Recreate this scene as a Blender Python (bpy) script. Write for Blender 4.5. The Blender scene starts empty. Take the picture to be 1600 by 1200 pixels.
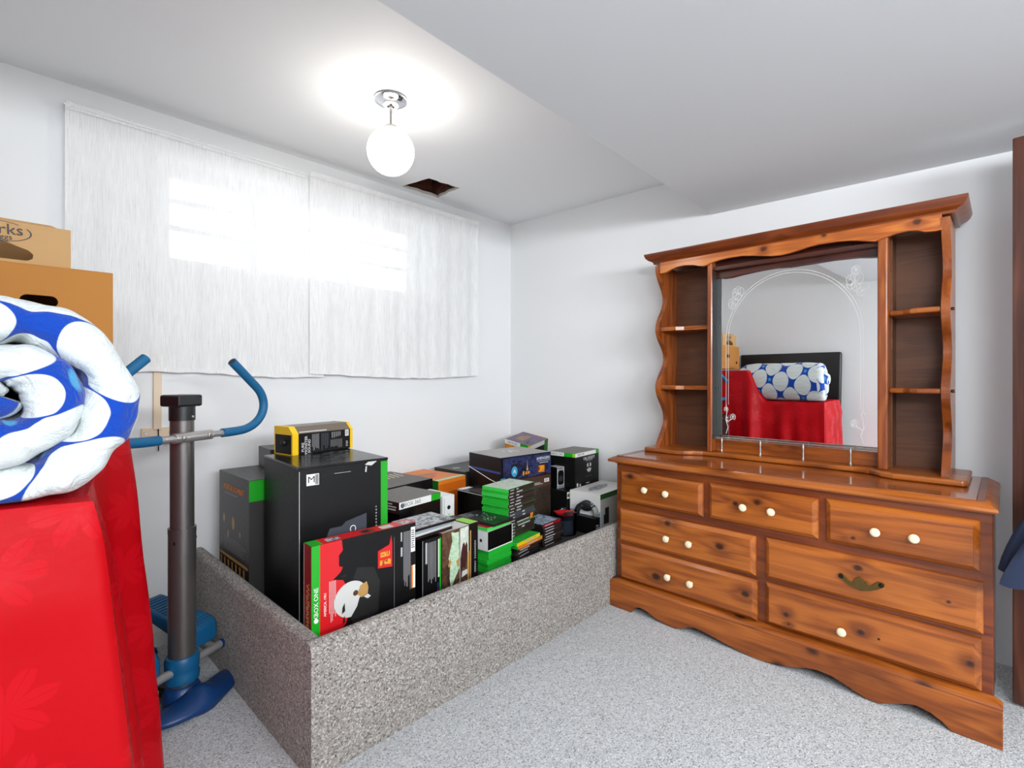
import bpy, math, random
from mathutils import Vector, Matrix, noise
from mathutils.geometry import tessellate_polygon
random.seed(7)
SC = bpy.context.scene
COL = SC.collection
PI = math.pi

# ------------------------------------------------------------------ camera, world, exposure
cd = bpy.data.cameras.new('camera'); cam = bpy.data.objects.new('camera', cd); COL.objects.link(cam)
cam.location = (-2.884, -2.751, 1.22)
cam.rotation_euler = (PI / 2, 0, math.radians(-46.5))
cd.sensor_width = 36; cd.lens = 36 * 785 / 1600; cd.shift_y = -9 / 1600; cd.clip_start = 0.02
SC.camera = cam
SC.view_settings.view_transform = 'Standard'; SC.view_settings.look = 'None'
SC.view_settings.gamma = 1; SC.view_settings.use_curve_mapping = False
SC.view_settings.exposure = 1.03

W = bpy.data.worlds.new('world'); SC.world = W; W.use_nodes = True
bg = W.node_tree.nodes['Background']; bg.inputs[0].default_value = (0.90, 0.95, 1.0, 1); bg.inputs[1].default_value = 1.25

GLOBE_STRENGTH = 8.0
def area_lamp(name, loc, rot, sx, sy, watt, col):
    l = bpy.data.lights.new(name, 'AREA'); l.shape = 'RECTANGLE'; l.size = sx; l.size_y = sy; l.energy = watt; l.color = col
    o = bpy.data.objects.new(name, l); COL.objects.link(o); o.location = loc; o.rotation_euler = rot; return o
# unseen fill lights, all added behind the camera to brighten the room evenly
area_lamp('back_fill_light', (-2.2, -5.3, 1.90), (math.radians(76), 0, math.radians(-20)), 2.4, 0.4, 56, (0.93, 0.97, 1.0))
area_lamp('left_fill_light', (-3.38, -3.45, 1.93), (math.radians(78), 0, math.radians(-74)), 1.1, 0.4, 20, (0.93, 0.97, 1.0))
area_lamp('overhead_fill_light', (-1.7, -3.4, 2.13), (0, 0, 0), 1.0, 0.5, 9, (0.95, 0.98, 1.0))

# ------------------------------------------------------------------ colour + material helpers
def S(*c):
    if len(c) == 1:
        h = c[0].lstrip('#'); c = [int(h[i:i + 2], 16) for i in (0, 2, 4)]
    return tuple(((v / 255) / 12.92 if v / 255 <= 0.04045 else ((v / 255 + 0.055) / 1.055) ** 2.4) for v in c) + (1,)

class N:
    """tiny node-tree writer"""
    def __init__(s, name):
        s.m = bpy.data.materials.new(name); s.m.use_nodes = True; s.t = s.m.node_tree
        s.b = s.t.nodes['Principled BSDF']; s.out = s.t.nodes['Material Output']
    def n(s, typ, **kw):
        nd = s.t.nodes.new(typ)
        for k, v in kw.items():
            if k.startswith('i_'):
                key = k[2:]; key = int(key) if key.isdigit() else key.replace('_', ' ')
                nd.inputs[key].default_value = v
            else: setattr(nd, k, v)
        return nd
    def l(s, a, b): s.t.links.new(a, b)
    def coord(s, scale=(1, 1, 1), kind='Object', rot=(0, 0, 0)):
        tc = s.n('ShaderNodeTexCoord'); mp = s.n('ShaderNodeMapping')
        mp.inputs['Scale'].default_value = scale; mp.inputs['Rotation'].default_value = rot
        s.l(tc.outputs[kind], mp.inputs['Vector']); return mp.outputs['Vector']
    def noise(s, vec, scale, detail=2, rough=.5, dist=0):
        nd = s.n('ShaderNodeTexNoise'); nd.inputs['Scale'].default_value = scale; nd.inputs['Detail'].default_value = detail
        nd.inputs['Roughness'].default_value = rough; nd.inputs['Distortion'].default_value = dist
        s.l(vec, nd.inputs['Vector']); return nd.outputs['Fac']
    def ramp(s, fac, stops):
        r = s.n('ShaderNodeValToRGB'); e = r.color_ramp.elements
        while len(e) < len(stops): e.new(.5)
        for x, (p, c) in zip(e, stops): x.position = p; x.color = c
        s.l(fac, r.inputs['Fac']); return r.outputs['Color']
    def math(s, op, a, b=None, c=None):
        nd = s.n('ShaderNodeMath', operation=op)
        for i, v in enumerate((a, b, c)):
            if v is None: continue
            if isinstance(v, (int, float)): nd.inputs[i].default_value = v
            else: s.l(v, nd.inputs[i])
        return nd.outputs[0]
    def mix(s, fac, a, b, mode='MIX'):
        nd = s.n('ShaderNodeMix', data_type='RGBA', blend_type=mode)
        if isinstance(fac, (int, float)): nd.inputs['Factor'].default_value = fac
        else: s.l(fac, nd.inputs['Factor'])
        for k, v in ((6, a), (7, b)):
            if isinstance(v, tuple): nd.inputs[k].default_value = v
            else: s.l(v, nd.inputs[k])
        return nd.outputs[2]
    def bump(s, h, strength=.3, dist=.002):
        nd = s.n('ShaderNodeBump'); nd.inputs['Strength'].default_value = strength; nd.inputs['Distance'].default_value = dist
        s.l(h, nd.inputs['Height']); s.l(nd.outputs['Normal'], s.b.inputs['Normal'])
    def base(s, c):
        if isinstance(c, tuple): s.b.inputs['Base Color'].default_value = c
        else: s.l(c, s.b.inputs['Base Color'])
    def rough(s, r):
        if isinstance(r, (int, float)): s.b.inputs['Roughness'].default_value = r
        else: s.l(r, s.b.inputs['Roughness'])

_pc = {}
def plain(name, col, rough=.5, metal=0.0, spec=.5, coat=0.0, emit=0.0):
    if name in _pc: return _pc[name]
    k = N(name); k.base(col); k.rough(rough); k.b.inputs['Metallic'].default_value = metal
    k.b.inputs['Specular IOR Level'].default_value = spec; k.b.inputs['Coat Weight'].default_value = coat
    if emit:
        k.b.inputs['Emission Color'].default_value = col; k.b.inputs['Emission Strength'].default_value = emit
    v = k.coord()
    nf = k.noise(v, 60, 2)
    k.l(k.math('MULTIPLY_ADD', nf, .12, rough - .06), k.b.inputs['Roughness'])
    _pc[name] = k.m; return k.m

def paint(name, col, var=.02, bump=.12):
    k = N(name); v = k.coord()
    a = k.noise(v, 2.2, 3); b = k.noise(v, 240, 2)
    lo = tuple(c * (1 - var) for c in col[:3]) + (1,)
    k.base(k.mix(a, lo, col)); k.rough(.62); k.b.inputs['Specular IOR Level'].default_value = .25
    k.bump(b, bump, .0006); return k.m

def carpet(name, dark, mid, light, scale=260):
    k = N(name); v = k.coord()
    vo = k.n('ShaderNodeTexVoronoi'); vo.inputs['Scale'].default_value = scale; k.l(v, vo.inputs['Vector'])
    sep = k.n('ShaderNodeSeparateColor'); k.l(vo.outputs['Color'], sep.inputs[0])
    n1 = k.noise(v, scale * .75, 3, .7); n2 = k.noise(v, 5, 3)
    f = k.math('ADD', k.math('MULTIPLY', sep.outputs[0], .55), k.math('MULTIPLY', n1, .5))
    c = k.ramp(f, [(.22, dark), (.42, mid), (.62, mid), (.86, light)])
    c2 = k.mix(k.math('MULTIPLY', n2, .22), c, tuple(x * .75 for x in mid[:3]) + (1,))
    k.base(c2); k.rough(.95); k.b.inputs['Specular IOR Level'].default_value = .05
    k.b.inputs['Sheen Weight'].default_value = .15
    h = k.math('SUBTRACT', n1, k.math('MULTIPLY', vo.outputs['Distance'], .6))
    k.bump(h, .8, .0045); return k.m

def wood(name, axis, dark, mid, light, rough=.3, knots=True, coat=.22, grain=1.0):
    """varnished pine; grain runs along the given local axis"""
    k = N(name)
    sc = [13 * grain] * 3; sc['xyz'.index(axis)] = .9 * grain
    info = k.n('ShaderNodeObjectInfo')
    tc = k.n('ShaderNodeTexCoord'); addv = k.n('ShaderNodeVectorMath', operation='ADD')
    cmb = k.n('ShaderNodeCombineXYZ')
    for i in range(3): k.l(k.math('MULTIPLY', info.outputs['Random'], 11.0 + 7 * i), cmb.inputs[i])
    k.l(tc.outputs['Object'], addv.inputs[0]); k.l(cmb.outputs[0], addv.inputs[1])
    mp = k.n('ShaderNodeMapping'); mp.inputs['Scale'].default_value = sc; k.l(addv.outputs[0], mp.inputs[0])
    big = k.noise(mp.outputs[0], .55, 3, .55, .6)
    mp2 = k.n('ShaderNodeMapping'); sc2 = [170 * grain] * 3; sc2['xyz'.index(axis)] = 5 * grain
    mp2.inputs['Scale'].default_value = sc2; k.l(addv.outputs[0], mp2.inputs[0])
    fine = k.noise(mp2.outputs[0], 1, 3, .6)
    # knots: either at given places (x, z, radius in metres) or scattered
    if isinstance(knots, (list, tuple)):
        wob = k.n('ShaderNodeTexNoise'); wob.inputs['Scale'].default_value = 60; k.l(tc.outputs['Object'], wob.inputs['Vector'])
        wv = k.n('ShaderNodeVectorMath', operation='MULTIPLY_ADD'); wv.inputs[1].default_value = (.006, 0, .006); k.l(wob.outputs['Color'], wv.inputs[0]); k.l(tc.outputs['Object'], wv.inputs[2])
        d = None
        for (kx, kz, kr) in knots:
            sb = k.n('ShaderNodeVectorMath', operation='SUBTRACT'); sb.inputs[1].default_value = (kx + .003, 0, kz + .003); k.l(wv.outputs[0], sb.inputs[0])
            ml = k.n('ShaderNodeVectorMath', operation='MULTIPLY'); q = .09 / kr; ml.inputs[1].default_value = (q * .8, 0, q); k.l(sb.outputs[0], ml.inputs[0])
            ln = k.n('ShaderNodeVectorMath', operation='LENGTH'); k.l(ml.outputs[0], ln.inputs[0])
            d = ln.outputs['Value'] if d is None else k.math('MINIMUM', d, ln.outputs['Value'])
    else:
        mp3 = k.n('ShaderNodeMapping'); sc3 = [5.6] * 3; sc3['xyz'.index(axis)] = 3.4; mp3.inputs['Scale'].default_value = sc3
        k.l(addv.outputs[0], mp3.inputs[0])
        vo = k.n('ShaderNodeTexVoronoi'); vo.inputs['Scale'].default_value = 1; k.l(mp3.outputs[0], vo.inputs['Vector'])
        d = vo.outputs['Distance']
    rings = k.math('SINE', k.math('ADD', k.math('MULTIPLY', big, 34), k.math('DIVIDE', 1.6, k.math('ADD', d, .12))))
    g = k.math('ADD', k.math('MULTIPLY', rings, .13), k.math('ADD', k.math('MULTIPLY', big, .6), k.math('MULTIPLY', fine, .45)))
    c = k.ramp(g, [(.22, dark), (.5, mid), (.85, light)])
    if knots:
        kd = tuple(x * .28 for x in dark[:3]) + (1,)
        core = k.ramp(d, [(.05, (1, 1, 1, 1)), (.11, (0, 0, 0, 1))])
        halo = k.ramp(d, [(.08, (.55, .55, .55, 1)), (.4, (0, 0, 0, 1))])
        c = k.mix(halo, c, tuple(x * .8 for x in dark[:3]) + (1,)); c = k.mix(core, c, kd)
    k.base(c); k.rough(k.math('MULTIPLY_ADD', fine, .2, rough - .08))
    k.b.inputs['Coat Weight'].default_value = coat; k.b.inputs['Coat Roughness'].default_value = .12
    k.bump(fine, .08, .0008); return k.m

# ------------------------------------------------------------------ mesh helpers
def sstep(a, b, x): t = min(1, max(0, (x - a) / (b - a))); return t * t * (3 - 2 * t)
class MB:
    def __init__(s): s.v = []; s.f = []; s.uv = None
    def add(s, vs, fs):
        o = len(s.v); s.v += [tuple(x) for x in vs]; s.f += [tuple(i + o for i in q) for q in fs]; return s
    def box(s, x0, y0, z0, x1, y1, z1):
        return s.add([(x, y, z) for z in (z0, z1) for y in (y0, y1) for x in (x0, x1)],
                     [(0, 2, 3, 1), (4, 5, 7, 6), (0, 1, 5, 4), (2, 6, 7, 3), (0, 4, 6, 2), (1, 3, 7, 5)])
    def loft(s, loops, cap=True, closed=True):
        n = len(loops[0]); vs = [p for L in loops for p in L]; fs = []
        for i in range(len(loops) - 1):
            for j in range(n if closed else n - 1):
                a = i * n + j; b = i * n + (j + 1) % n
                fs.append((a, b, b + n, a + n))
        if cap: fs.append(tuple(reversed(range(n)))); fs.append(tuple(range((len(loops) - 1) * n, len(loops) * n)))
        return s.add(vs, fs)
    def lathe(s, prof, seg=24, origin=(0, 0, 0), axis='z', sx=1, sy=1):
        loops = []
        for r, h in prof:
            L = []
            for i in range(seg):
                a = 2 * PI * i / seg; p = (r * math.cos(a) * sx, r * math.sin(a) * sy, h)
                if axis == 'y': p = (p[0], h, -p[1])
                if axis == 'x': p = (h, p[0], p[1])
                L.append((p[0] + origin[0], p[1] + origin[1], p[2] + origin[2]))
            loops.append(L)
        return s.loft(loops)
    def tube(s, pts, r, seg=12, sz=1.0):
        """swept tube; r number or list"""
        pts = [Vector(p) for p in pts]; loops = []
        up = Vector((0, 0, 1)); prev = None
        for i, p in enumerate(pts):
            t = (pts[min(i + 1, len(pts) - 1)] - pts[max(i - 1, 0)]).normalized()
            if prev is None:
                a = t.cross(up if abs(t.z) < .9 else Vector((1, 0, 0))).normalized()
            else:
                a = (prev - t * prev.dot(t)).normalized()
            prev = a; b = t.cross(a)
            rr = r[i] if isinstance(r, (list, tuple)) else r
            loops.append([p + a * (rr * math.cos(2 * PI * k / seg)) + b * (rr * sz * math.sin(2 * PI * k / seg)) for k in range(seg)])
        return s.loft(loops)
    def plate(s, outer, holes=(), t=.01, fn=None):
        """flat plate from 2-D outline(s); fn maps (u, v, w) to xyz, w = 0..t"""
        fn = fn or (lambda u, v, w: (u, w, v))
        def area(p): return sum(p[i][0] * p[(i + 1) % len(p)][1] - p[(i + 1) % len(p)][0] * p[i][1] for i in range(len(p)))
        outer = list(outer) if area(outer) > 0 else list(reversed(outer))
        holes = [list(h) if area(h) < 0 else list(reversed(h)) for h in holes]
        loops = [outer] + holes
        flat = [q for L in loops for q in L]; n = len(flat)
        tris = tessellate_polygon([[Vector((q[0], q[1], 0)) for q in L] for L in loops])
        fs = []
        for a, b, c in tris:
            ar = (flat[b][0] - flat[a][0]) * (flat[c][1] - flat[a][1]) - (flat[c][0] - flat[a][0]) * (flat[b][1] - flat[a][1])
            if ar < 0: b, c = c, b
            fs.append((a, b, c)); fs.append((c + n, b + n, a + n))
        o = 0
        for L in loops:
            m = len(L)
            for i in range(m): fs.append((o + i, o + i + n, o + (i + 1) % m + n, o + (i + 1) % m))
            o += m
        return s.add([fn(q[0], q[1], 0) for q in flat] + [fn(q[0], q[1], t) for q in flat], fs)
    def build(s, name, mat, parent=None, smooth=None, bevel=0, bseg=2, loc=None, rot=None, fix=True, subsurf=0):
        me = bpy.data.meshes.new(name); me.from_pydata(s.v, [], s.f); me.update()
        if fix:
            import bmesh
            bm = bmesh.new(); bm.from_mesh(me); bmesh.ops.recalc_face_normals(bm, faces=bm.faces); bm.to_mesh(me); bm.free()
        if mat: me.materials.append(mat)
        if smooth is not None:
            for p in me.polygons: p.use_smooth = True
            if smooth < 180: me.set_sharp_from_angle(angle=math.radians(smooth))
        o = bpy.data.objects.new(name, me); COL.objects.link(o)
        if parent: o.parent = parent
        if loc: o.location = loc
        if rot: o.rotation_euler = rot
        if bevel:
            m = o.modifiers.new('bevel', 'BEVEL'); m.width = bevel; m.segments = bseg; m.limit_method = 'ANGLE'; m.angle_limit = math.radians(40)
        if subsurf:
            m = o.modifiers.new('sub', 'SUBSURF'); m.levels = m.render_levels = subsurf
        return o

def tag(o, label, cat, group=None, kind=None):
    o['label'] = label; o['category'] = cat
    if group: o['group'] = group
    if kind: o['kind'] = kind
    return o
def thing(name, label, cat, loc=(0, 0, 0), rz=0, group=None):
    o = bpy.data.objects.new(name, None); COL.objects.link(o); o.location = loc; o.rotation_euler = (0, 0, rz)
    o.empty_display_size = .05
    return tag(o, label, cat, group)
def struct(o, label=None):
    o['kind'] = 'structure'
    if label: o['label'] = label
    return o
def box(name, mat, parent, x0, y0, z0, x1, y1, z1, bevel=0, **k):
    return MB().box(x0, y0, z0, x1, y1, z1).build(name, mat, parent, bevel=bevel, **k)

TEXTS = []
def text(parent, s, mat, origin, U, V, size, name='lettering', sx=1.0, ext=.0003):
    """flat lettering centred on origin, reading along U with V up"""
    c = bpy.data.curves.new(name, 'FONT'); c.body = s; c.size = size; c.align_x = 'CENTER'; c.align_y = 'CENTER'
    c.resolution_u = 2; c.extrude = ext
    o = bpy.data.objects.new(name, c); COL.objects.link(o)
    U = Vector(U).normalized(); V = Vector(V).normalized(); n = U.cross(V)
    m = Matrix((U * sx, V, n)).transposed().to_4x4(); m.translation = Vector(origin) + n * .0013
    o.parent = parent; o.matrix_local = m
    TEXTS.append((o, mat, name)); return o
def flush_texts():
    bpy.context.view_layer.update(); dg = bpy.context.evaluated_depsgraph_get()
    for o, mat, name in TEXTS:
        me = bpy.data.meshes.new_from_object(o.evaluated_get(dg)); me.materials.clear(); me.materials.append(mat)
        r = bpy.data.objects.new('tmp_text', me); COL.objects.link(r); r.parent = o.parent; r.matrix_local = o.matrix_local
        cu = o.data; bpy.data.objects.remove(o); bpy.data.curves.remove(cu)
        r.name = name; me.name = name

# ------------------------------------------------------------------ materials
M = {}
M['wall'] = paint('white wall paint', S(236, 237, 238))
M['ceil'] = paint('white ceiling paint', S(243, 244, 245))
M['carpet'] = carpet('grey loop carpet', S(112, 113, 114), S(188, 190, 192), S(228, 230, 232), 235)
M['boxcarpet'] = carpet('taupe carpet covering', S(62, 57, 54), S(146, 140, 134), S(208, 204, 198), 215)
M['wx'] = wood('varnished pine, grain sideways', 'x', S(100, 44, 10), S(150, 78, 22), S(186, 106, 38))
M['wz'] = wood('varnished pine, grain upright', 'z', S(98, 42, 12), S(138, 68, 22), S(170, 94, 36), knots=False)
M['wtop'] = wood('varnished pine top', 'x', S(98, 42, 12), S(136, 68, 22), S(162, 90, 36), rough=.16, coat=.6)
M['wframe'] = wood('dark pine frame', 'x', S(82, 32, 8), S(116, 52, 14), S(140, 70, 24), knots=False)
M['wval'] = wood('orange pine board', 'x', S(140, 66, 18), S(186, 100, 36), S(214, 134, 62), knots=[(.693, 1.855, .013), (.951, 1.871, .007), (1.283, 1.859, .013)])
M['wback'] = wood('brown veneer back panel', 'x', S(74, 42, 22), S(92, 54, 30), S(104, 64, 38), rough=.5, knots=False, coat=0, grain=1.6)
M['warch'] = wood('dark mirror frame wood', 'x', S(42, 14, 8), S(62, 24, 12), S(84, 36, 18), knots=False)
M['wdoor'] = wood('dark brown door wood', 'z', S(56, 26, 16), S(78, 40, 26), S(100, 58, 40), rough=.4, knots=False, coat=.1)
M['ivory'] = plain('ivory ceramic', S(240, 226, 190), .25, coat=.4)
M['brass'] = plain('antique brass', S(112, 92, 52), .4, .9)
M['darkmetal'] = plain('dark metal', S(40, 38, 36), .4, .8)
M['chrome'] = plain('chrome', S(215, 215, 217), .1, 1.0)
M['nickel'] = plain('brushed nickel', S(178, 176, 172), .3, 1.0)
M['white'] = plain('white plastic', S(236, 236, 236), .4)
M['trimwhite'] = plain('white trim paint', S(226, 226, 224), .4)
M['beige'] = plain('beige metal', S(226, 204, 176), .45)
M['black'] = plain('black card', S(11, 11, 12), .4, spec=.3)
M['blackgloss'] = plain('black gloss card', S(8, 8, 9), .22, spec=.4)
M['char'] = plain('charcoal card', S(52, 50, 49), .42)
M['greytop'] = plain('grey card', S(98, 93, 88), .45)
M['whitecard'] = plain('white card', S(232, 232, 230), .4)
M['palecard'] = plain('pale grey card', S(198, 198, 194), .5)
M['green'] = plain('bright green print', S(26, 160, 30), .35)
M['darkgreen'] = plain('dark green print', S(24, 100, 26), .4)
M['lime'] = plain('lime print', S(140, 200, 40), .4)
M['palegreen'] = plain('pale green print', S(186, 214, 176), .45)
M['yellow'] = plain('yellow print', S(240, 196, 22), .4)
M['orange'] = plain('orange card', S(226, 124, 34), .45)
M['orange2'] = plain('orange print', S(234, 138, 40), .45)
M['red'] = plain('red print', S(204, 18, 28), .4)
M['darkred'] = plain('dark red print', S(140, 12, 20), .4)
M['blue'] = plain('blue print', S(34, 74, 150), .4)
M['navy'] = plain('navy print', S(36, 36, 74), .35)
M['cyan'] = plain('teal print', S(60, 150, 190), .4)
M['gold'] = plain('gold print', S(190, 150, 84), .4)
M['brownprint'] = plain('brown print', S(74, 48, 34), .45)
M['maroon'] = plain('maroon print', S(58, 26, 24), .45)
M['tan'] = plain('tan print', S(176, 136, 76), .45)
M['silver'] = plain('silver print', S(172, 174, 178), .4)
M['greyprint'] = plain('grey print', S(128, 128, 130), .45)
M['slate'] = plain('slate print', S(66, 68, 78), .45)
M['ink'] = plain('black ink', S(18, 18, 18), .5)
M['stepblue'] = plain('blue foam grip', S(10, 94, 140), .55)
M['stepblue2'] = plain('blue plastic', S(6, 84, 128), .4)
M['navyplastic'] = plain('deep blue plastic', S(6, 52, 104), .4)
M['gunmetal'] = plain('gunmetal tube', S(116, 112, 110), .34, .75)
M['silvertube'] = plain('silver painted tube', S(176, 174, 172), .35, .6)
M['blackplastic'] = plain('black plastic', S(24, 26, 28), .4)
M['leather'] = plain('black leatherette', S(18, 17, 18), .42)
M['jacket'] = plain('navy cloth', S(38, 44, 62), .9, spec=.1)
M['joist'] = wood('old joist wood', 'x', S(44, 18, 10), S(78, 36, 22), S(108, 58, 38), rough=.8, knots=False, coat=0)
M['gypsum'] = plain('broken plasterboard', S(190, 184, 176), .9)

def m_case(name, col):
    k = N(name); k.base(col); k.rough(.22); k.b.inputs['Coat Weight'].default_value = .3
    v = k.coord(); k.bump(k.noise(v, 90, 2), .05, .0005); return k.m
M['case'] = m_case('green case plastic', S(38, 182, 54))
M['case2'] = m_case('pale green case plastic', S(70, 206, 84))
M['casedark'] = m_case('black case plastic', S(26, 24, 26))

def m_glass(name, tint=(1, 1, 1, 1), refl=.06):
    k = N(name); t = k.t; t.nodes.remove(k.b)
    tr = k.n('ShaderNodeBsdfTransparent'); tr.inputs[0].default_value = tint
    gl = k.n('ShaderNodeBsdfGlossy'); gl.inputs['Roughness'].default_value = .03
    mx = k.n('ShaderNodeMixShader'); fr = k.n('ShaderNodeFresnel'); fr.inputs[0].default_value = 1.3
    k.l(fr.outputs[0], mx.inputs[0]); k.l(tr.outputs[0], mx.inputs[1]); k.l(gl.outputs[0], mx.inputs[2]); k.l(mx.outputs[0], k.out.inputs[0])
    return k.m
M['glass'] = m_glass('window glass')
M['clear'] = m_glass('clear plastic', (.72, .76, .8, 1))

def m_mirror():
    k = N('mirror glass'); k.base((.93, .94, .94, 1)); k.b.inputs['Metallic'].default_value = 1; k.rough(.0); return k.m
M['mirror'] = m_mirror()
M['etch'] = plain('frosted etching', S(226, 226, 222), .8)

def m_globe():
    k = N('opal glass lit from inside'); t = k.t; t.nodes.remove(k.b)
    e = k.n('ShaderNodeEmission'); e.inputs[0].default_value = (1.0, .955, .88, 1); e.inputs[1].default_value = GLOBE_STRENGTH
    k.l(e.outputs[0], k.out.inputs[0]); return k.m
M['globe'] = m_globe()

def m_curtain():
    k = N('white lace net'); t = k.t
    v = k.coord((420, 420, 9)); a = k.noise(v, 1, 3, .65)
    v2 = k.coord((900, 900, 420)); b = k.noise(v2, 1, 2, .6)
    v3 = k.coord((11, 11, 3)); c = k.noise(v3, 1, 3, .6)
    f = k.math('ADD', k.math('MULTIPLY', a, .85), k.math('ADD', k.math('MULTIPLY', b, .40), k.math('MULTIPLY', c, .30)))
    al = k.ramp(f, [(.46, (.35, .35, .35, 1)), (.64, (.76, .76, .76, 1)), (.9, (.94, .94, .94, 1))])
    k.t.nodes.remove(k.b)
    df = k.n('ShaderNodeBsdfDiffuse'); df.inputs[0].default_value = S(247, 247, 247)
    tl = k.n('ShaderNodeBsdfTranslucent'); tl.inputs[0].default_value = S(238, 240, 243)
    m1 = k.n('ShaderNodeMixShader'); m1.inputs[0].default_value = .13; k.l(df.outputs[0], m1.inputs[1]); k.l(tl.outputs[0], m1.inputs[2])
    tr = k.n('ShaderNodeBsdfTransparent'); m2 = k.n('ShaderNodeMixShader')
    k.l(al, m2.inputs[0]); k.l(tr.outputs[0], m2.inputs[1]); k.l(m1.outputs[0], m2.inputs[2]); k.l(m2.outputs[0], k.out.inputs[0])
    bp = k.n('ShaderNodeBump'); bp.inputs['Strength'].default_value = .3; bp.inputs['Distance'].default_value = .0015
    k.l(f, bp.inputs['Height']); k.l(bp.outputs[0], df.inputs['Normal'])
    return k.m
M['curtain'] = m_curtain()

def m_duvet():
    k = N('white cotton with blue lattice print')
    v = k.coord((1, 1, 1), 'UV', (0, 0, math.radians(38)))
    sc = k.n('ShaderNodeVectorMath', operation='SCALE'); sc.inputs['Scale'].default_value = 1 / .137; k.l(v, sc.inputs[0])
    nz = k.n('ShaderNodeTexNoise'); nz.inputs['Scale'].default_value = .8; k.l(sc.outputs[0], nz.inputs['Vector'])
    ad = k.n('ShaderNodeVectorMath', operation='MULTIPLY_ADD'); ad.inputs[1].default_value = (.16, .16, 0)
    k.l(nz.outputs['Color'], ad.inputs[0]); k.l(sc.outputs[0], ad.inputs[2])
    fr = k.n('ShaderNodeVectorMath', operation='FRACTION'); k.l(ad.outputs[0], fr.inputs[0])
    sb = k.n('ShaderNodeVectorMath', operation='SUBTRACT'); sb.inputs[1].default_value = (.5, .5, 0); k.l(fr.outputs[0], sb.inputs[0])
    sp = k.n('ShaderNodeSeparateXYZ'); k.l(sb.outputs[0], sp.inputs[0])
    ax = k.math('POWER', k.math('ABSOLUTE', sp.outputs[0]), 2.25); ay = k.math('POWER', k.math('ABSOLUTE', sp.outputs[1]), 2.25)
    r = k.math('ADD', ax, ay)
    mask = k.ramp(r, [(.196, (0, 0, 0, 1)), (.204, (1, 1, 1, 1))])
    # small teal dot where four blobs meet, in some cells
    cx = k.math('SUBTRACT', .5, k.math('ABSOLUTE', sp.outputs[0])); cy = k.math('SUBTRACT', .5, k.math('ABSOLUTE', sp.outputs[1]))
    dd = k.math('ADD', k.math('MULTIPLY', cx, cx), k.math('MULTIPLY', cy, cy))
    dot = k.ramp(dd, [(.007, (1, 1, 1, 1)), (.009, (0, 0, 0, 1))])
    rd = k.n('ShaderNodeVectorMath', operation='ADD'); rd.inputs[1].default_value = (.5, .5, 0); k.l(ad.outputs[0], rd.inputs[0])
    fl = k.n('ShaderNodeVectorMath', operation='FLOOR'); k.l(rd.outputs[0], fl.inputs[0])
    wn = k.n('ShaderNodeTexWhiteNoise'); k.l(fl.outputs[0], wn.inputs['Vector'])
    sel = k.math('GREATER_THAN', wn.outputs['Value'], .62)
    c = k.mix(mask, S(208, 215, 215), S(12, 62, 160)); c = k.mix(k.math('MULTIPLY', dot, sel), c, S(58, 150, 196))
    k.base(c); k.rough(.85); k.b.inputs['Specular IOR Level'].default_value = .15; k.b.inputs['Sheen Weight'].default_value = .2
    k.bump(k.math('ADD', k.noise(k.coord((1, .4, 1)), 17, 5, .62, 1.2), k.math('MULTIPLY', k.noise(k.coord(), 420, 2), .03)), .7, .022); return k.m
M['duvet'] = m_duvet()

def m_damask():
    k = N('red damask satin'); uv = k.coord((1, 1, 1), 'UV')
    vo = k.n('ShaderNodeTexVoronoi', voronoi_dimensions='2D'); vo.inputs['Scale'].default_value = 6.5; vo.inputs['Randomness'].default_value = .75; k.l(uv, vo.inputs['Vector'])
    sc = k.n('ShaderNodeVectorMath', operation='SCALE'); sc.inputs['Scale'].default_value = 1.0; k.l(vo.outputs['Position'], sc.inputs[0])
    df = k.n('ShaderNodeVectorMath', operation='SUBTRACT'); k.l(uv, df.inputs[0]); k.l(sc.outputs[0], df.inputs[1])
    sp = k.n('ShaderNodeSeparateXYZ'); k.l(df.outputs[0], sp.inputs[0])
    th_ = k.math('ARCTAN2', sp.outputs[1], sp.outputs[0]); r = k.math('MULTIPLY', k.math('SQRT', k.math('ADD', k.math('MULTIPLY', sp.outputs[0], sp.outputs[0]), k.math('MULTIPLY', sp.outputs[1], sp.outputs[1]))), 6.5)
    ph = k.n('ShaderNodeSeparateColor'); k.l(vo.outputs['Color'], ph.inputs[0])
    lob = k.math('ABSOLUTE', k.math('COSINE', k.math('ADD', k.math('MULTIPLY', th_, 3.5), k.math('MULTIPLY', ph.outputs[0], 6.0))))
    edge = k.math('ADD', .12, k.math('MULTIPLY', k.math('POWER', lob, .7), .34))
    nz = k.noise(uv, 40, 3)
    leaf = k.ramp(k.math('ADD', k.math('SUBTRACT', edge, r), k.math('MULTIPLY', k.math('SUBTRACT', nz, .5), .18)), [(.0, (0, 0, 0, 1)), (.03, (1, 1, 1, 1))])
    vein = k.ramp(k.math('ABSOLUTE', k.math('SINE', k.math('ADD', k.math('MULTIPLY', th_, 7.0), k.math('MULTIPLY', ph.outputs[0], 12.0)))), [(.08, (0, 0, 0, 1)), (.2, (1, 1, 1, 1))])
    leaf = k.math('MULTIPLY', leaf, vein)
    k.base(k.mix(leaf, S(172, 0, 12), S(182, 8, 22)))
    k.rough(k.math('MULTIPLY_ADD', leaf, -.14, .46)); k.b.inputs['Sheen Weight'].default_value = .0; k.b.inputs['Specular IOR Level'].default_value = .14
    k.b.inputs['Sheen Tint'].default_value = S(255, 120, 140)
    k.bump(k.noise(k.coord(), 22, 3, .6), .3, .004); return k.m
M['damask'] = m_damask()

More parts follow.
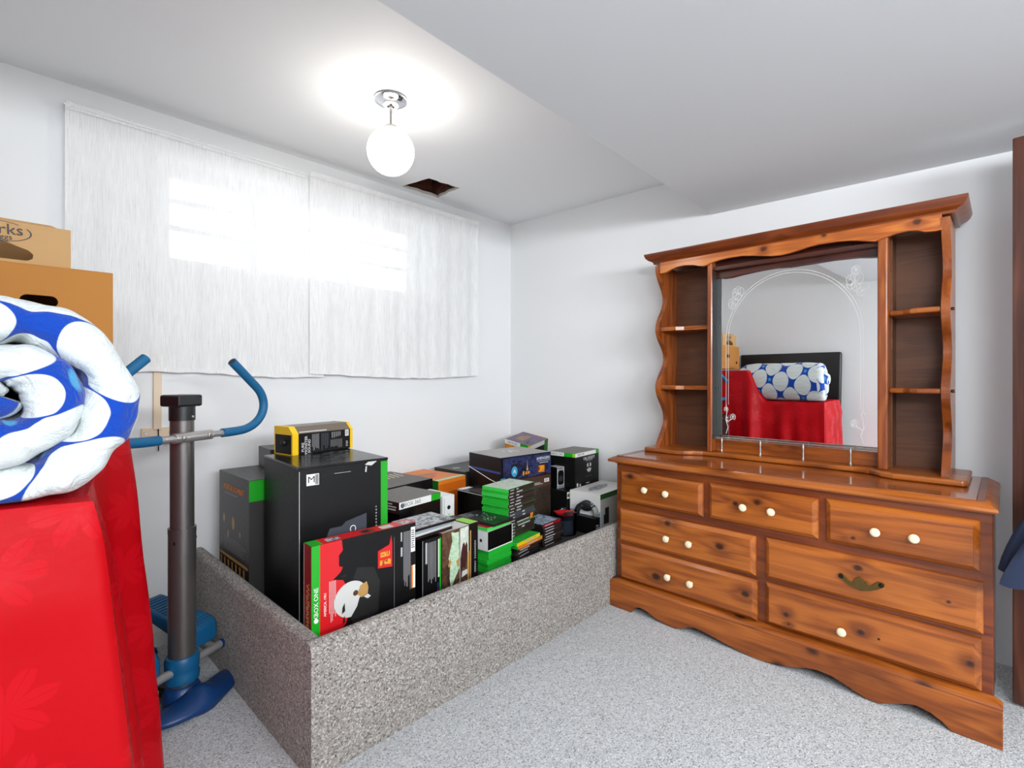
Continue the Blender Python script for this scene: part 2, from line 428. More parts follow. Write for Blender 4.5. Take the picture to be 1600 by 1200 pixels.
def m_cardboard(name, col):
    k = N(name); v = k.coord((6, 6, 260)); a = k.noise(v, 1, 2); b = k.noise(k.coord(), 9, 4)
    lo = tuple(c * .86 for c in col[:3]) + (1,)
    k.base(k.mix(k.math('ADD', k.math('MULTIPLY', a, .35), k.math('MULTIPLY', b, .5)), lo, col)); k.rough(.85)
    k.b.inputs['Specular IOR Level'].default_value = .15; k.bump(a, .12, .0008); return k.m
M['card1'] = m_cardboard('light corrugated card', S(200, 160, 112))
M['card2'] = m_cardboard('brown corrugated card', S(186, 128, 66))

def m_art(name, cols, scale=9, dist=2.0):
    """generic mottled print"""
    k = N(name); v = k.coord(); f = k.noise(v, scale, 5, .65, dist); n = len(cols)
    k.base(k.ramp(f, [(.28 + .44 * i / (n - 1), c) for i, c in enumerate(cols)])); k.rough(.38); return k.m
M['artnight'] = m_art('night blue print', [S(12, 10, 20), S(22, 22, 48), S(48, 58, 104), S(18, 16, 36)], 16)
M['artcamo'] = m_art('dark mottled print', [S(14, 10, 10), S(36, 26, 22), S(70, 56, 46), S(22, 14, 14)], 60)
M['artgrey'] = m_art('grey scale print', [S(20, 20, 20), S(90, 92, 94), S(200, 202, 206), S(40, 40, 42)], 26)
M['artbrown'] = m_art('brown painted print', [S(26, 16, 12), S(64, 42, 30), S(104, 76, 54), S(40, 26, 20)], 14)
M['artmint'] = m_art('pale green bill print', [S(120, 150, 120), S(160, 192, 160), S(196, 218, 190), S(140, 168, 130)], 40)
M['artpale'] = m_art('pale print', [S(206, 208, 206), S(176, 196, 172), S(214, 214, 210), S(190, 200, 190)], 20)
M['articy'] = m_art('icy print', [S(10, 14, 24), S(70, 92, 120), S(180, 196, 208), S(30, 36, 60)], 26)
M['artfire'] = m_art('orange and red print', [S(60, 16, 10), S(160, 50, 20), S(240, 170, 40), S(120, 20, 20)], 24)
M['artpurple'] = m_art('grey to purple print', [S(70, 66, 70), S(96, 84, 98), S(120, 90, 120), S(84, 78, 84)], 9)

# ------------------------------------------------------------------ ROOM SHELL
H = 2.434; ZS = 2.18                      # ceiling and soffit heights
XW, YF = -3.46, -5.60                     # left wall, front wall (behind the camera)
wd2 = Vector((-.0392, .9992, 0))          # the right wall is a little out of square
def w2x(y): return -.0392 * y / .9992

struct(box('floor', M['carpet'], None, XW - .2, YF - .2, -.06, .4, .3, 0), 'grey loop-pile carpet floor')
# back wall with the window opening
wo = [(-2.30, 1.765), (-.81, 1.765), (-.81, 2.255), (-2.30, 2.255)]
struct(MB().plate([(XW - .2, -.06), (.3, -.06), (.3, H + .3), (XW - .2, H + .3)], [wo], .26).build('wall_back', M['wall']), 'white wall with a high basement window')
# right wall
struct(MB().plate([(-.3, -.06), (5.9, -.06), (5.9, H + .3), (-.3, H + .3)], [], .12,
       lambda u, v, w: (-wd2.x * u + w, -wd2.y * u, v)).build('wall_right', M['wall']), 'plain white wall behind the dresser')
struct(box('wall_left', M['wall'], None, XW - .12, YF - .2, -.06, XW, .26, H + .3), 'white wall behind the camera side, seen in the mirror')
struct(box('wall_front', M['wall'], None, XW - .12, YF - .12, -.06, .5, YF, H + .3), 'white wall behind the camera')
# ceiling with a ragged hole cut in the plasterboard
hole = [(-1.056, -.06), (-1.05, -.12), (-1.036, -.18), (-1.03, -.23), (-1.018, -.285), (-.96, -.29), (-.93, -.283), (-.88, -.297), (-.84, -.292), (-.788, -.303),
        (-.786, -.25), (-.792, -.2), (-.782, -.15), (-.785, -.1), (-.776, -.062), (-.84, -.07), (-.9, -.058), (-.95, -.066), (-1.0, -.056)]
cl = struct(MB().plate([(XW - .12, -1.75), (.4, -1.75), (.4, .12), (XW - .12, .12)], [hole], .016, lambda u, v, w: (u, v, H + w)).build('ceiling', M['ceil']), 'white plasterboard ceiling with a ragged hole')
rim = MB()
for i in range(len(hole)):
    a = Vector(hole[i]); b = Vector(hole[(i + 1) % len(hole)]); c = Vector((-.917, -.178))
    a2 = a + (c - a).normalized() * .006; b2 = b + (c - b).normalized() * .006
    rim.add([(a.x, a.y, H - .0006), (b.x, b.y, H - .0006), (b2.x, b2.y, H + .004), (a2.x, a2.y, H + .004), (b.x, b.y, H + .017), (a.x, a.y, H + .017), (b2.x, b2.y, H + .015), (a2.x, a2.y, H + .015)],
            [(0, 1, 2, 3), (3, 2, 6, 7), (7, 6, 4, 5)])
rim.build('broken_edge', M['gypsum'], cl)
box('joist', M['joist'], cl, -1.30, -.50, H + .02, -1.03, .08, H + .30)
box('joist', M['joist'], cl, -.80, -.50, H + .02, -.55, .08, H + .30)
box('joist', M['joist'], cl, -1.03, -.03, H + .02, -.80, .08, H + .30)
box('joist', M['joist'], cl, -1.03, -.50, H + .02, -.80, -.30, H + .30)
box('subfloor', M['joist'], cl, -1.3, -.5, H + .30, -.55, .08, H + .32)
struct(box('ceiling_cap', M['ceil'], None, XW - .2, YF - .2, H + .45, .5, .3, H + .5), 'slab above the plasterboard')
# the soffit: lowered ceiling over the near half, its shade put into a greyer paint
struct(MB().plate([(.12, -1.575), (.5, -1.57), (.5, YF - .1), (XW - .1, YF - .1), (XW - .1, -1.655)], [], H - ZS + .05, lambda u, v, w: (u, v, ZS + w)).build('trim_1', paint('shade-greyed soffit', S(226, 229, 231))), 'lowered soffit, shade greyed into its paint, across the near half of the ceiling')
# baseboards
bb = MB()
for (y, z0, z1) in ((-.014, 0, .07), (-.009, .07, .085), (-.005, .085, .092)): bb.box(XW, y, z0, 0, 0, z1)
struct(bb.build('baseboard_back', M['trimwhite']), 'white baseboard under the window wall')
struct(box('baseboard_left', M['trimwhite'], None, XW, YF, 0, XW + .013, 0, .09, bevel=.004))

# window in the opening
wn = bpy.data.objects.new('window_1', None); COL.objects.link(wn); struct(wn, 'high basement window with white muntins behind the net curtain')
def frame_rect(x0, z0, x1, z1, t, y0, y1):
    return MB().plate([(x0, z0), (x1, z0), (x1, z1), (x0, z1)], [[(x0 + t, z0 + t), (x1 - t, z0 + t), (x1 - t, z1 - t), (x0 + t, z1 - t)]], y1 - y0, lambda u, v, w: (u, y0 + w, v))
frame_rect(-2.30, 1.765, -.81, 2.255, .045, .15, .22).build('window_frame', M['trimwhite'], wn, bevel=.003)
for xm in (-1.86, -1.30): box('muntin', M['trimwhite'], wn, xm - .022, .165, 1.80, xm + .022, .205, 2.22, bevel=.003)
for zm in (1.965, 2.10): box('muntin', M['trimwhite'], wn, -2.26, .17, zm - .012, -.85, .2, zm + .012, bevel=.002)
for (x0, x1) in ((-2.258, -1.878), (-1.842, -1.318), (-1.282, -.852)):
    box('window_pane', M['glass'], wn, x0, .184, 1.81, x1, .187, 2.21)
box('window_sill', M['trimwhite'], wn, -2.31, -.004, 1.748, -.80, .15, 1.767, bevel=.004)

# ------------------------------------------------------------------ NET CURTAINS
def curtain(name, x0, x1, ztop, zbot, y0, ph, label, sag=0.0):
    t = thing(name, label, 'curtain', (x0, y0, zbot), 0)
    nx = int((x1 - x0) / .011); nz = 30; V = []; F = []
    for j in range(nz + 1):
        v = j / nz
        for i in range(nx + 1):
            u = i / nx; x = u * (x1 - x0)
            amp = .0015 + .0042 * (1 - v) ** .7
            y = amp * (math.sin(x * 31 + ph) + .6 * math.sin(x * 73 + 2 * ph + .8 * math.sin(x * 9))) + .004 * noise.noise(Vector((x * 6, v * 3, ph)))
            if v > .93: y *= .5
            zz = v * (ztop - zbot) + (.012 * math.sin(u * 5 + ph) * (1 - v)) - .006 * noise.noise(Vector((x * 14, 0, ph))) * (1 - v)
            xx = x + .05 * sag * (1 - v) * (u - .5)
            V.append((xx, y, zz))
    for j in range(nz):
        for i in range(nx): a = j * (nx + 1) + i; F.append((a, a + 1, a + nx + 2, a + nx + 1))
    MB().add(V, F).build('net_panel', M['curtain'], t, smooth=180, fix=False)
    # rod pocket and hem
    pk = MB(); hm = MB(); n = nx
    for i in range(n):
        a = V[nz * (nx + 1) + i]; b = V[nz * (nx + 1) + i + 1]
        for dz, mb in ((-.028, pk),):
            mb.add([(a[0], a[1] - .007, a[2] + dz), (b[0], b[1] - .007, b[2] + dz), (b[0], b[1] - .009, b[2]), (a[0], a[1] - .009, a[2])], [(0, 1, 2, 3)])
        a = V[i]; b = V[i + 1]
        hm.add([(a[0], a[1] - .004, a[2] - .003), (b[0], b[1] - .004, b[2] - .003), (b[0], b[1] - .003, b[2] + .016), (a[0], a[1] - .003, a[2] + .016)], [(0, 1, 2, 3)])
    pk.build('rod_pocket', M['curtain'], t, fix=False); hm.build('hem', M['curtain'], t, fix=False)
    return t
curtain('net_curtain', -2.655, -1.57, 2.338, 1.240, -.045, .4, 'white net curtain panel hanging over the left half of the window')
curtain('net_curtain', -1.655, -.405, 2.350, 1.235, -.062, 1.9, 'white net curtain panel hanging over the right half of the window')
rod = thing('curtain_rod', 'thin white curtain rod running through the tops of the net panels', 'curtain rod', (0, 0, 0))
MB().tube([(-2.66, -.053, 2.327), (-1.5, -.053, 2.331), (-.40, -.053, 2.337)], .005, 10).build('rod', M['white'], rod, smooth=60)
for x in (-2.645, -.415): box('rod_bracket', M['white'], rod, x - .008, -.056, 2.318, x + .008, 0, 2.342, bevel=.002)

# beige conduit with a bracket on the back wall
cn = thing('wall_conduit', 'beige vertical cable conduit ending in a screwed bracket below the curtain', 'conduit', (-2.335, 0, .94))
box('conduit_strip', M['beige'], cn, -.018, -.014, .045, .014, 0, .42, bevel=.003)
box('bracket_plate', M['beige'], cn, -.062, -.010, -.015, .07, 0, .055, bevel=.002)
box('bracket_lip', M['beige'], cn, -.062, -.034, -.018, .07, 0, -.008, bevel=.002)
MB().lathe([(.001, -.004), (.007, -.004), (.008, 0)], 12, (-.045, -.011, .032), 'y').build('screw', M['nickel'], cn, smooth=40)
MB().lathe([(.001, -.004), (.007, -.004), (.008, 0)], 12, (.05, -.011, .032), 'y').build('screw', M['nickel'], cn, smooth=40)
MB().tube([(.0, -.016, .05), (.001, -.017, .0), (.0, -.02, -.05)], .0025, 6).build('cable_end', M['darkmetal'], cn)

# ------------------------------------------------------------------ GLOBE PENDANT
gl = thing('pendant_lamp', 'white opal globe lamp on a chrome stem hanging from the ceiling', 'lamp', (-1.664, -.868, H))
MB().lathe([(.001, -.002), (.068, -.002), (.071, -.006), (.069, -.013), (.055, -.021), (.034, -.026), (.001, -.027)], 40).build('canopy', M['chrome'], gl, smooth=35)
MB().lathe([(.024, -.024), (.033, -.0255), (.033, -.031), (.026, -.0325), (.024, -.031)], 32).build('canopy_ring', M['white'], gl, smooth=35)
MB().lathe([(.001, -.026), (.012, -.027), (.011, -.034), (.006, -.04), (.0065, -.062), (.0045, -.066), (.0045, -.14), (.001, -.14)], 16).build('stem', M['nickel'], gl, smooth=35)
for k in range(3):
    a = k * 2.1; MB().lathe([(.001, -.036), (.004, -.036), (.004, -.03)], 8, (.013 * math.cos(a), .013 * math.sin(a), 0)).build('canopy_screw', M['darkmetal'], gl)
MB().lathe([(.001, -.122), (.03, -.124), (.034, -.132), (.034, -.138)], 24).build('globe_cap', M['nickel'], gl, smooth=35)
RG = .100; CZ = -.13 - RG
prof = [(max(.001, RG * math.sin(PI * i / 24)), CZ + RG * math.cos(PI * i / 24)) for i in range(1, 25)]
MB().lathe(prof, 40).build('globe', M['globe'], gl, smooth=180)

# ------------------------------------------------------------------ CARPETED BOX (playpen-like bed base)
cb = thing('carpeted_box', 'low carpet-covered box with taupe sides holding the boxed games', 'storage box', (0, 0, 0))
PH = .412
def padded(length, th=.056, h=PH):
    """panel along +x, outer face at y=0, rounded top"""
    prof = [(0, 0), (0, h - .022), (.006, h - .008), (.018, h), (th - .018, h), (th - .006, h - .008), (th, h - .022), (th, 0)]
    return [[(x, y, z) for (y, z) in prof] for x in (0, length)]
MB().loft(padded(2.225)).build('long_panel', M['boxcarpet'], cb, loc=(-2.203, -1.272, 0), smooth=40)
MB().loft(padded(1.20)).build('short_panel', M['boxcarpet'], cb, loc=(-2.203, -.012, 0), rot=(0, 0, -PI / 2), smooth=40)
box('platform', plain('platform darkened for shade', S(46, 42, 40), .9), cb, -2.147, -1.216, 0, .0, -.014, .30)  # dark colour stands for the shade in the gaps between the boxes

# ------------------------------------------------------------------ DRESSER  (local x along the front, y towards the wall)
RZ = math.radians(-91.03)
P0 = (-.526, -1.25, 0)
dr = thing('dresser', 'orange-brown varnished pine dresser with seven drawers and ivory knobs', 'dresser', P0, RZ)
box('carcass', M['wframe'], dr, .038, .012, .10, 1.512, .56, .772, bevel=.002)
def rect_loop(x0, y0, x1, y1, z): return [(x0, y0, z), (x1, y0, z), (x1, y1, z), (x0, y1, z)]
def top_loops(x0, y0, x1, y1, prof): return [rect_loop(x0 + i, y0 + i, x1 - i, y1, z) for i, z in prof]
MB().loft(top_loops(.004, -.028, 1.526, .575, [(.030, .762), (.026, .768), (.004, .770), (0, .776), (.002, .785), (.012, .790), (.022, .796), (.030, .799), (.033, .800)])).build('edge_molding', M['wx'], dr, smooth=30)
box('top_board', M['wtop'], dr, .0745, .008, .7995, 1.470, .572, .8035, bevel=.001)
box('breadboard_end', M['wframe'], dr, .038, .008, .7995, .0725, .572, .8035, bevel=.001)
box('breadboard_end', M['wframe'], dr, 1.472, .008, .7995, 1.492, .572, .8035, bevel=.001)
DRAWERS = [(.066, .562, .519, .726), (.548, .565, .998, .730), (1.025, .562, 1.480, .735), (.061, .348, .756, .523), (.065, .150, .763, .333), (.797, .352, 1.488, .527), (.797, .157, 1.484, .334)]
KNOBS = [[(.228, .649), (.344, .648)], [(.713, .648), (.829, .650)], [(1.192, .642), (1.307, .644)], [(.347, .427), (.463, .428)], [(.354, .240), (.469, .239)], [], [(1.085, .230)]]
def knob_mesh(): return MB().lathe([(.001, .002), (.0075, 0), (.006, -.008), (.0065, -.013), (.0155, -.018), (.017, -.0225), (.0145, -.0275), (.008, -.030), (.001, -.0305)], 20, axis='y')
KNOTS = [[(.133, .705, .013)], [(.675, .656, .010), (.767, .678, .012)], [(1.12, .60, .006)], [(.346, .500, .014), (.603, .446, .015)], [(.284, .219, .019), (.718, .263, .015)], [(1.135, .489, .012), (1.40, .44, .005)], [(1.145, .244, .012), (1.456, .247, .011), (.883, .226, .010), (.892, .189, .006)]]
kme = None
for (x0, z0, x1, z1), ks, kn in zip(DRAWERS, KNOBS, KNOTS):
    wm = wood('varnished pine drawer front', 'x', S(100, 44, 10), S(150, 78, 22), S(186, 106, 38), knots=[(a - (x0 + x1) / 2, b_, c_) for a, b_, c_ in kn])
    b = .017
    def L(i, y): return [(x0 + i - (x0 + x1) / 2, y, z0 + i), (x1 - i - (x0 + x1) / 2, y, z0 + i), (x1 - i - (x0 + x1) / 2, y, z1 - i), (x0 + i - (x0 + x1) / 2, y, z1 - i)]
    d = MB().loft([L(0, .012), L(0, .004), L(.003, .0), L(b, -.012), L(b + .001, -.0145), L(b + .004, -.015)]).build('drawer', wm, dr, loc=((x0 + x1) / 2, 0, 0))
    for (kx, kz) in ks:
        if kme is None:
            ko = knob_mesh().build('knob', M['ivory'], d, smooth=50); kme = ko.data
        else:
            ko = bpy.data.objects.new('knob', kme); COL.objects.link(ko); ko.parent = d
        ko.location = (kx - (x0 + x1) / 2, -.015, kz); ko['label'] = 'ivory round knob'
    if not ks:
        # brass bail pull with scrolled centre
        cx = 1.146 - (x0 + x1) / 2; cz = .436
        out = [(-.072, .018), (-.062, .021), (-.052, .013), (-.04, .0), (-.025, -.006), (-.022, .006), (-.016, .016), (-.004, .021), (.006, .016), (.012, .004), (.018, .012), (.026, -.002), (.036, .0), (.046, .014), (.056, .02), (.070, .017), (.073, .006), (.064, -.002), (.05, -.012), (.03, -.022), (.012, -.026), (.0, -.031), (-.012, -.026), (-.03, -.022), (-.05, -.012), (-.066, .0), (-.073, .008)]
        hp = MB().plate([(cx + u, cz + v) for u, v in out], [], .004, lambda u, v, w: (u, -.023 + w, v)).build('pull_handle', M['brass'], d, bevel=.001)
        hp['label'] = 'antique brass scrolled pull'
        for sx in (-.064, .064):
            MB().lathe([(.001, -.016), (.007, -.015), (.0085, -.009), (.0085, .009)], 14, (cx + sx, -.016, cz + .009), 'y').build('post_bolt', M['darkmetal'], d, smooth=40)
    if len(ks) == 1:
        MB().lathe([(.001, -.0012), (.0045, -.0012), (.0045, 0)], 12, (1.201 - (x0 + x1) / 2, -.0146, .238), 'y').build('screw_hole', M['ink'], d)
# scalloped base
ap = [(.022, 0), (.152, 0), (.160, .012), (.178, .034), (.202, .042), (.235, .037), (.27, .022), (.30, .013), (.35, .004), (.397, .003), (.43, .014), (.46, .030), (.49, .038), (.534, .036), (.58, .028), (.63, .018), (.676, .011), (.73, .004), (.775, .001), (.82, .004), (.867, .011), (.925, .026), (.965, .040), (1.004, .047), (1.054, .043), (1.09, .031), (1.117, .021), (1.163, .006), (1.207, .006), (1.25, .024), (1.285, .040), (1.312, .047), (1.352, .040), (1.383, .024), (1.404, .004), (1.412, 0), (1.536, 0), (1.536, .128), (.022, .128)]
MB().plate(ap, [], .022, lambda u, v, w: (u, -.034 + w, v)).build('apron', M['wx'], dr, bevel=.004)
MB().loft([rect_loop(.022, -.034, 1.536, .02, .128), rect_loop(.022, -.034, 1.536, .02, .134), rect_loop(.026, -.028, 1.53, .02, .140), rect_loop(.030, -.014, 1.516, .02, .148), rect_loop(.036, -.004, 1.506, .02, .150)]).build('base_molding', M['wx'], dr, smooth=30)
for x in (.022, 1.490):
    MB().plate([(-.012, 0), (.11, 0), (.13, .04), (.2, .05), (.45, .05), (.47, 0), (.56, 0), (.56, .128), (-.012, .128)], [], .022, lambda u, v, w, x=x: (x + w, u, v)).build('side_apron', M['wframe'], dr)
for x, sx in ((.075, .05), (1.40, .12)): box('foot_block', M['wframe'], dr, x, -.010, 0, x + sx, .05, .11)

# ------------------------------------------------------------------ HUTCH MIRROR on the dresser
zt = .8035
hu = thing('hutch_mirror', 'pine hutch with side shelves and an arched mirror standing on the dresser', 'mirror hutch', P0, RZ)
be = [(.062, .575), (.062, .262), (.072, .240), (.26, .240), (.30, .252), (.335, .290), (.38, .312), (.44, .318), (.77, .318), (1.06, .318), (1.12, .306), (1.165, .264), (1.21, .242), (1.43, .240), (1.440, .262), (1.440, .575)]
MB().plate(be, [], .024, lambda u, v, w: (u, v, zt + .0005 + w)).build('base_board', M['wx'], hu, bevel=.008, bseg=3)
zb = zt + .0245
# scalloped sides: thickness in x, profile in (d, z)
def side(x, t=.028):
    pr = []
    n = 90
    for i in range(n + 1):
        z = zb + (1.86 - zb) * i / n
        # protrudes at the shelf levels, recessed between them
        zz = [zb - .02, 1.168, 1.498, 1.90]
        k = max(j for j in range(3) if z >= zz[j] - 1e-6)
        u = (z - zz[k]) / (zz[k + 1] - zz[k])
        dd = .292 + .047 * (1 - math.cos(2 * PI * u))
        if k == 2: dd = .292 + .043 * (1 - math.cos(2 * PI * min(1, u * 1.15)))
        pr.append((dd, z))
    pr += [(.575, 1.86), (.575, zb)]
    return MB().plate(pr, [], t, lambda u, v, w: (x + w, u, v))
side(.112).build('side_panel', M['wz'], hu, bevel=.0125, bseg=4)
side(1.358).build('side_panel', M['wz'], hu, bevel=.0125, bseg=4)
for x0, x1 in ((.404, .428), (1.148, 1.184)):
    box('post', M['wz'], hu, x0, .312, zb, x1, .40, 1.86, bevel=.006, bseg=3)
    box('post_cheek', plain('dark grey post side', S(44, 46, 46), .7, spec=.15), hu, x1 - .0005 if x0 < .8 else x0 - .0015, .325, zb + .07, x1 + .0015 if x0 < .8 else x0 + .0005, .388, 1.80)  # thin dark grey strip on the inner side of each post
for x0, x1 in ((.139, .405), (1.183, 1.359)):
    box('back_panel', M['wback'], hu, x0, .50, zb, x1, .512, 1.86)
    box('end_panel', M['wback'], hu, x0 if x0 > .8 else x1 - .006, .398, zb, x0 + .006 if x0 > .8 else x1, .50, 1.86)
    for z in (1.168, 1.498):
        L0 = [(x0, .50), (x0, .306), (x0 + .05, .300), (x0 + .09, .306), (x0 + .125, .335), (x1 - .03, .345), (x1, .350), (x1, .50)]
        if x0 > .8: L0 = [(x0, .50), (x0, .345), (x0 + .05, .335), (x0 + .075, .312), (x0 + .1, .302), (x1, .302), (x1, .50)]
        MB().plate(L0, [], .022, lambda u, v, w, z=z: (u, v, z - .011 + w)).build('shelf', M['wx'], hu, bevel=.008, bseg=3)
for x in (1.386,):
    for z in (1.168, 1.498): MB().lathe([(.001, .012), (.006, .011), (.007, .004), (.005, 0)], 12, (x, .33, z), 'x').build('peg', M['warch'], hu, smooth=40)
for z in (1.168, 1.498):
    MB().lathe([(.001, .004), (.005, .0035), (.006, 0)], 12, (.4295, .365, z), 'x').build('screw_plug', M['ink'], hu)
# cornice and valence
MB().loft(top_loops(.056, .264, 1.440, .59, [(.040, 1.874), (.037, 1.884), (.030, 1.889), (.016, 1.896), (.006, 1.907), (.002, 1.918), (.0, 1.924), (.0, 1.930), (.006, 1.932)])).build('cornice', M['wframe'], hu, smooth=30)
val = [(.140, 1.816), (.151, 1.815), (.175, 1.817), (.205, 1.829), (.243, 1.838), (.288, 1.840), (.335, 1.833), (.370, 1.822), (.389, 1.8185), (.41, 1.823), (.434, 1.831), (.48, 1.838), (.524, 1.841), (.588, 1.840), (.640, 1.832), (.679, 1.824), (.73, 1.815), (.772, 1.8125), (.81, 1.816), (.850, 1.823), (.89, 1.830), (.929, 1.834), (1.005, 1.833), (1.05, 1.828), (1.077, 1.823), (1.115, 1.813), (1.142, 1.808), (1.17, 1.816), (1.21, 1.825), (1.255, 1.829), (1.285, 1.824), (1.307, 1.8145), (1.34, 1.811), (1.360, 1.8125), (1.360, 1.876), (.140, 1.876)]
MB().plate(val, [], .020, lambda u, v, w: (u, .296 + w, v)).build('valence', M['wval'], hu, bevel=.002)
# mirror with dark arched inner frame
arch = [(.428, 1.760), (.45, 1.757), (.47, 1.753), (.506, 1.753), (.56, 1.760), (.655, 1.768), (.72, 1.770), (.79, 1.764), (.84, 1.765), (.90, 1.766), (.97, 1.768), (1.068, 1.764), (1.11, 1.757), (1.148, 1.752), (1.148, 1.86), (.428, 1.86)]
MB().plate(arch, [], .014, lambda u, v, w: (u, .366 + w, v)).build('arched_frame', M['warch'], hu, bevel=.003)
box('frame_rail', M['warch'], hu, .428, .335, 1.792, 1.148, .366, 1.815, bevel=.003)
box('kickboard', M['wx'], hu, .428, .372, zb, 1.148, .39, .893, bevel=.003)
box('backing', M['warch'], hu, .405, .392, zb, 1.184, .40, 1.85)
mi = box('mirror', M['mirror'], hu, .428, .384, .891, 1.148, .3915, 1.80); mi['label'] = 'mirror glass with etched arch and flowers'
et = MB()
def ribbon(pts, w=.0016):
    for (a, b) in zip(pts, pts[1:]):
        a = Vector(a); b = Vector(b); t = (b - a); 
        if t.length < 1e-6: continue
        n_ = Vector((-t.y, t.x)).normalized() * w / 2
        q = [a - n_, b - n_, b + n_, a + n_]
        et.add([(p.x, .3836, p.y) for p in q], [(0, 1, 2, 3)])
cxm = .782; Rm = .305; za = 1.425
for off in (0, .012):
    arcp = [(cxm - (Rm - off), .96 + .12)] + [(cxm - (Rm - off) * math.cos(PI * i / 40), za + (Rm - off) * 1.07 * math.sin(PI * i / 40)) for i in range(41)] + [(cxm + (Rm - off), .96 + .12)]
    ribbon(arcp)
def flower(x, z, r, s=1):
    for k in range(5):
        a = .6 * s + k * 1.05
        c = [(x + r * .5 * math.cos(a) + r * .42 * math.cos(t), z + r * .5 * math.sin(a) + r * .6 * math.sin(t)) for t in [2 * PI * i / 10 for i in range(11)]]
        ribbon(c, .0013)
for (x, z, r) in ((.54, 1.665, .035), (.515, 1.615, .03), (1.055, 1.66, .04), (1.09, 1.62, .035), (1.06, 1.71, .022)): flower(x, z, r)
for sgn in (-1, 1):
    bx = cxm + sgn * Rm
    ribbon([(bx, 1.08), (bx - sgn * .004, 1.04), (bx + sgn * .002, 1.00), (bx - sgn * .01, .96), (bx, .925)], .003)
    ribbon([(bx - sgn * .004, .985), (bx - sgn * .03, 1.005)], .003); flower(bx - sgn * .035, 1.015, .016, sgn); flower(bx, 1.055, .012, sgn)
et.build('etching', M['etch'], mi, fix=False)
# gallery rail
gr_ = MB().tube([(.40, .338, .906), (1.148, .338, .906)], .0035, 8); gr_.tube([(.43, .338, .899), (1.148, .338, .899)], .002, 8)
gr_.build('gallery_rail', M['nickel'], hu, smooth=60)
for x in (.472, .664, .856, 1.046):
    MB().lathe([(.001, zb), (.007, zb), (.008, zb + .006), (.004, zb + .012), (.0035, zb + .02), (.0055, zb + .034), (.0035, zb + .046), (.005, zb + .054), (.006, zb + .062), (.004, .897), (.004, .908), (.001, .910)], 14, (x, .338, 0)).build('baluster', M['nickel'], hu, smooth=40)
# ------------------------------------------------------------------ open closet door and jacket at the right edge
dd_ = bpy.data.objects.new('door_1', None); COL.objects.link(dd_); dd_.location = (-.222, -2.818, 0); dd_.rotation_euler = (0, 0, math.radians(-100)); struct(dd_, 'dark brown wooden door standing open at the right edge')
box('door_leaf', M['wdoor'], dd_, 0, -.018, .012, .76, .018, 2.115, bevel=.004)
for (z0, z1) in ((.15, .95), (1.08, 1.98)):
    for s in (-1, 1):
        MB().plate([(.10, z0), (.66, z0), (.66, z1), (.10, z1)], [[(.125, z0 + .025), (.635, z0 + .025), (.635, z1 - .025), (.125, z1 - .025)]], .008, lambda u, v, w, s=s: (u, s * .018 + (w - .004), v)).build('panel_molding', M['wdoor'], dd_, bevel=.002)
MB().lathe([(.001, -.06), (.018, -.058), (.024, -.045), (.02, -.032), (.008, -.026), (.008, -.018)], 18, (.70, 0, 1.0), 'y').build('door_knob', M['brass'], dd_, smooth=40)
MB().tube([(.16, -.018, 1.50), (.16, -.05, 1.50), (.16, -.06, 1.53)], .006, 8).build('coat_hook', M['darkmetal'], dd_, smooth=60)
jk = thing('jacket', 'dark navy jacket hanging by the brown door at the right edge of the photo', 'jacket', (-.50, -3.02, 0), math.radians(-46.5))
loops = []
for i in range(26):
    u = i / 25; z = 1.55 - u * (1.55 - .60)
    wx = .045 + .03 * min(1, u * 3) + .235 * sstep(.55, 1.05, u) + .03 * u; wy = .03 + .03 * min(1, u * 3) + .03 * u
    L = []
    for k in range(40):
        a = 2 * PI * k / 40; f = 1 + (.02 + .05 * u) * math.sin(a * 7 + 3 * u) + .04 * noise.noise(Vector((a * 2, u * 4, 1)))
        ca, sa = math.cos(a), math.sin(a)
        L.append((wx * ca * f, wy * sa * f, z + .016 * math.sin(a * 3) * u))
    loops.append(L)
MB().loft(loops).build('jacket_body', M['jacket'], jk, smooth=60)
for s in (-1, 1):
    MB().tube([(s * .05, -.02, 1.49), (s * .075, -.03, 1.35), (s * .08, -.04, 1.14), (s * .085, -.03, .99)], [.04, .045, .042, .036], 16).build('sleeve', M['jacket'], jk, smooth=60)
MB().tube([(-.04, 0, 1.54), (0, .03, 1.565), (.04, 0, 1.54)], .02, 10).build('collar', M['jacket'], jk, smooth=60)

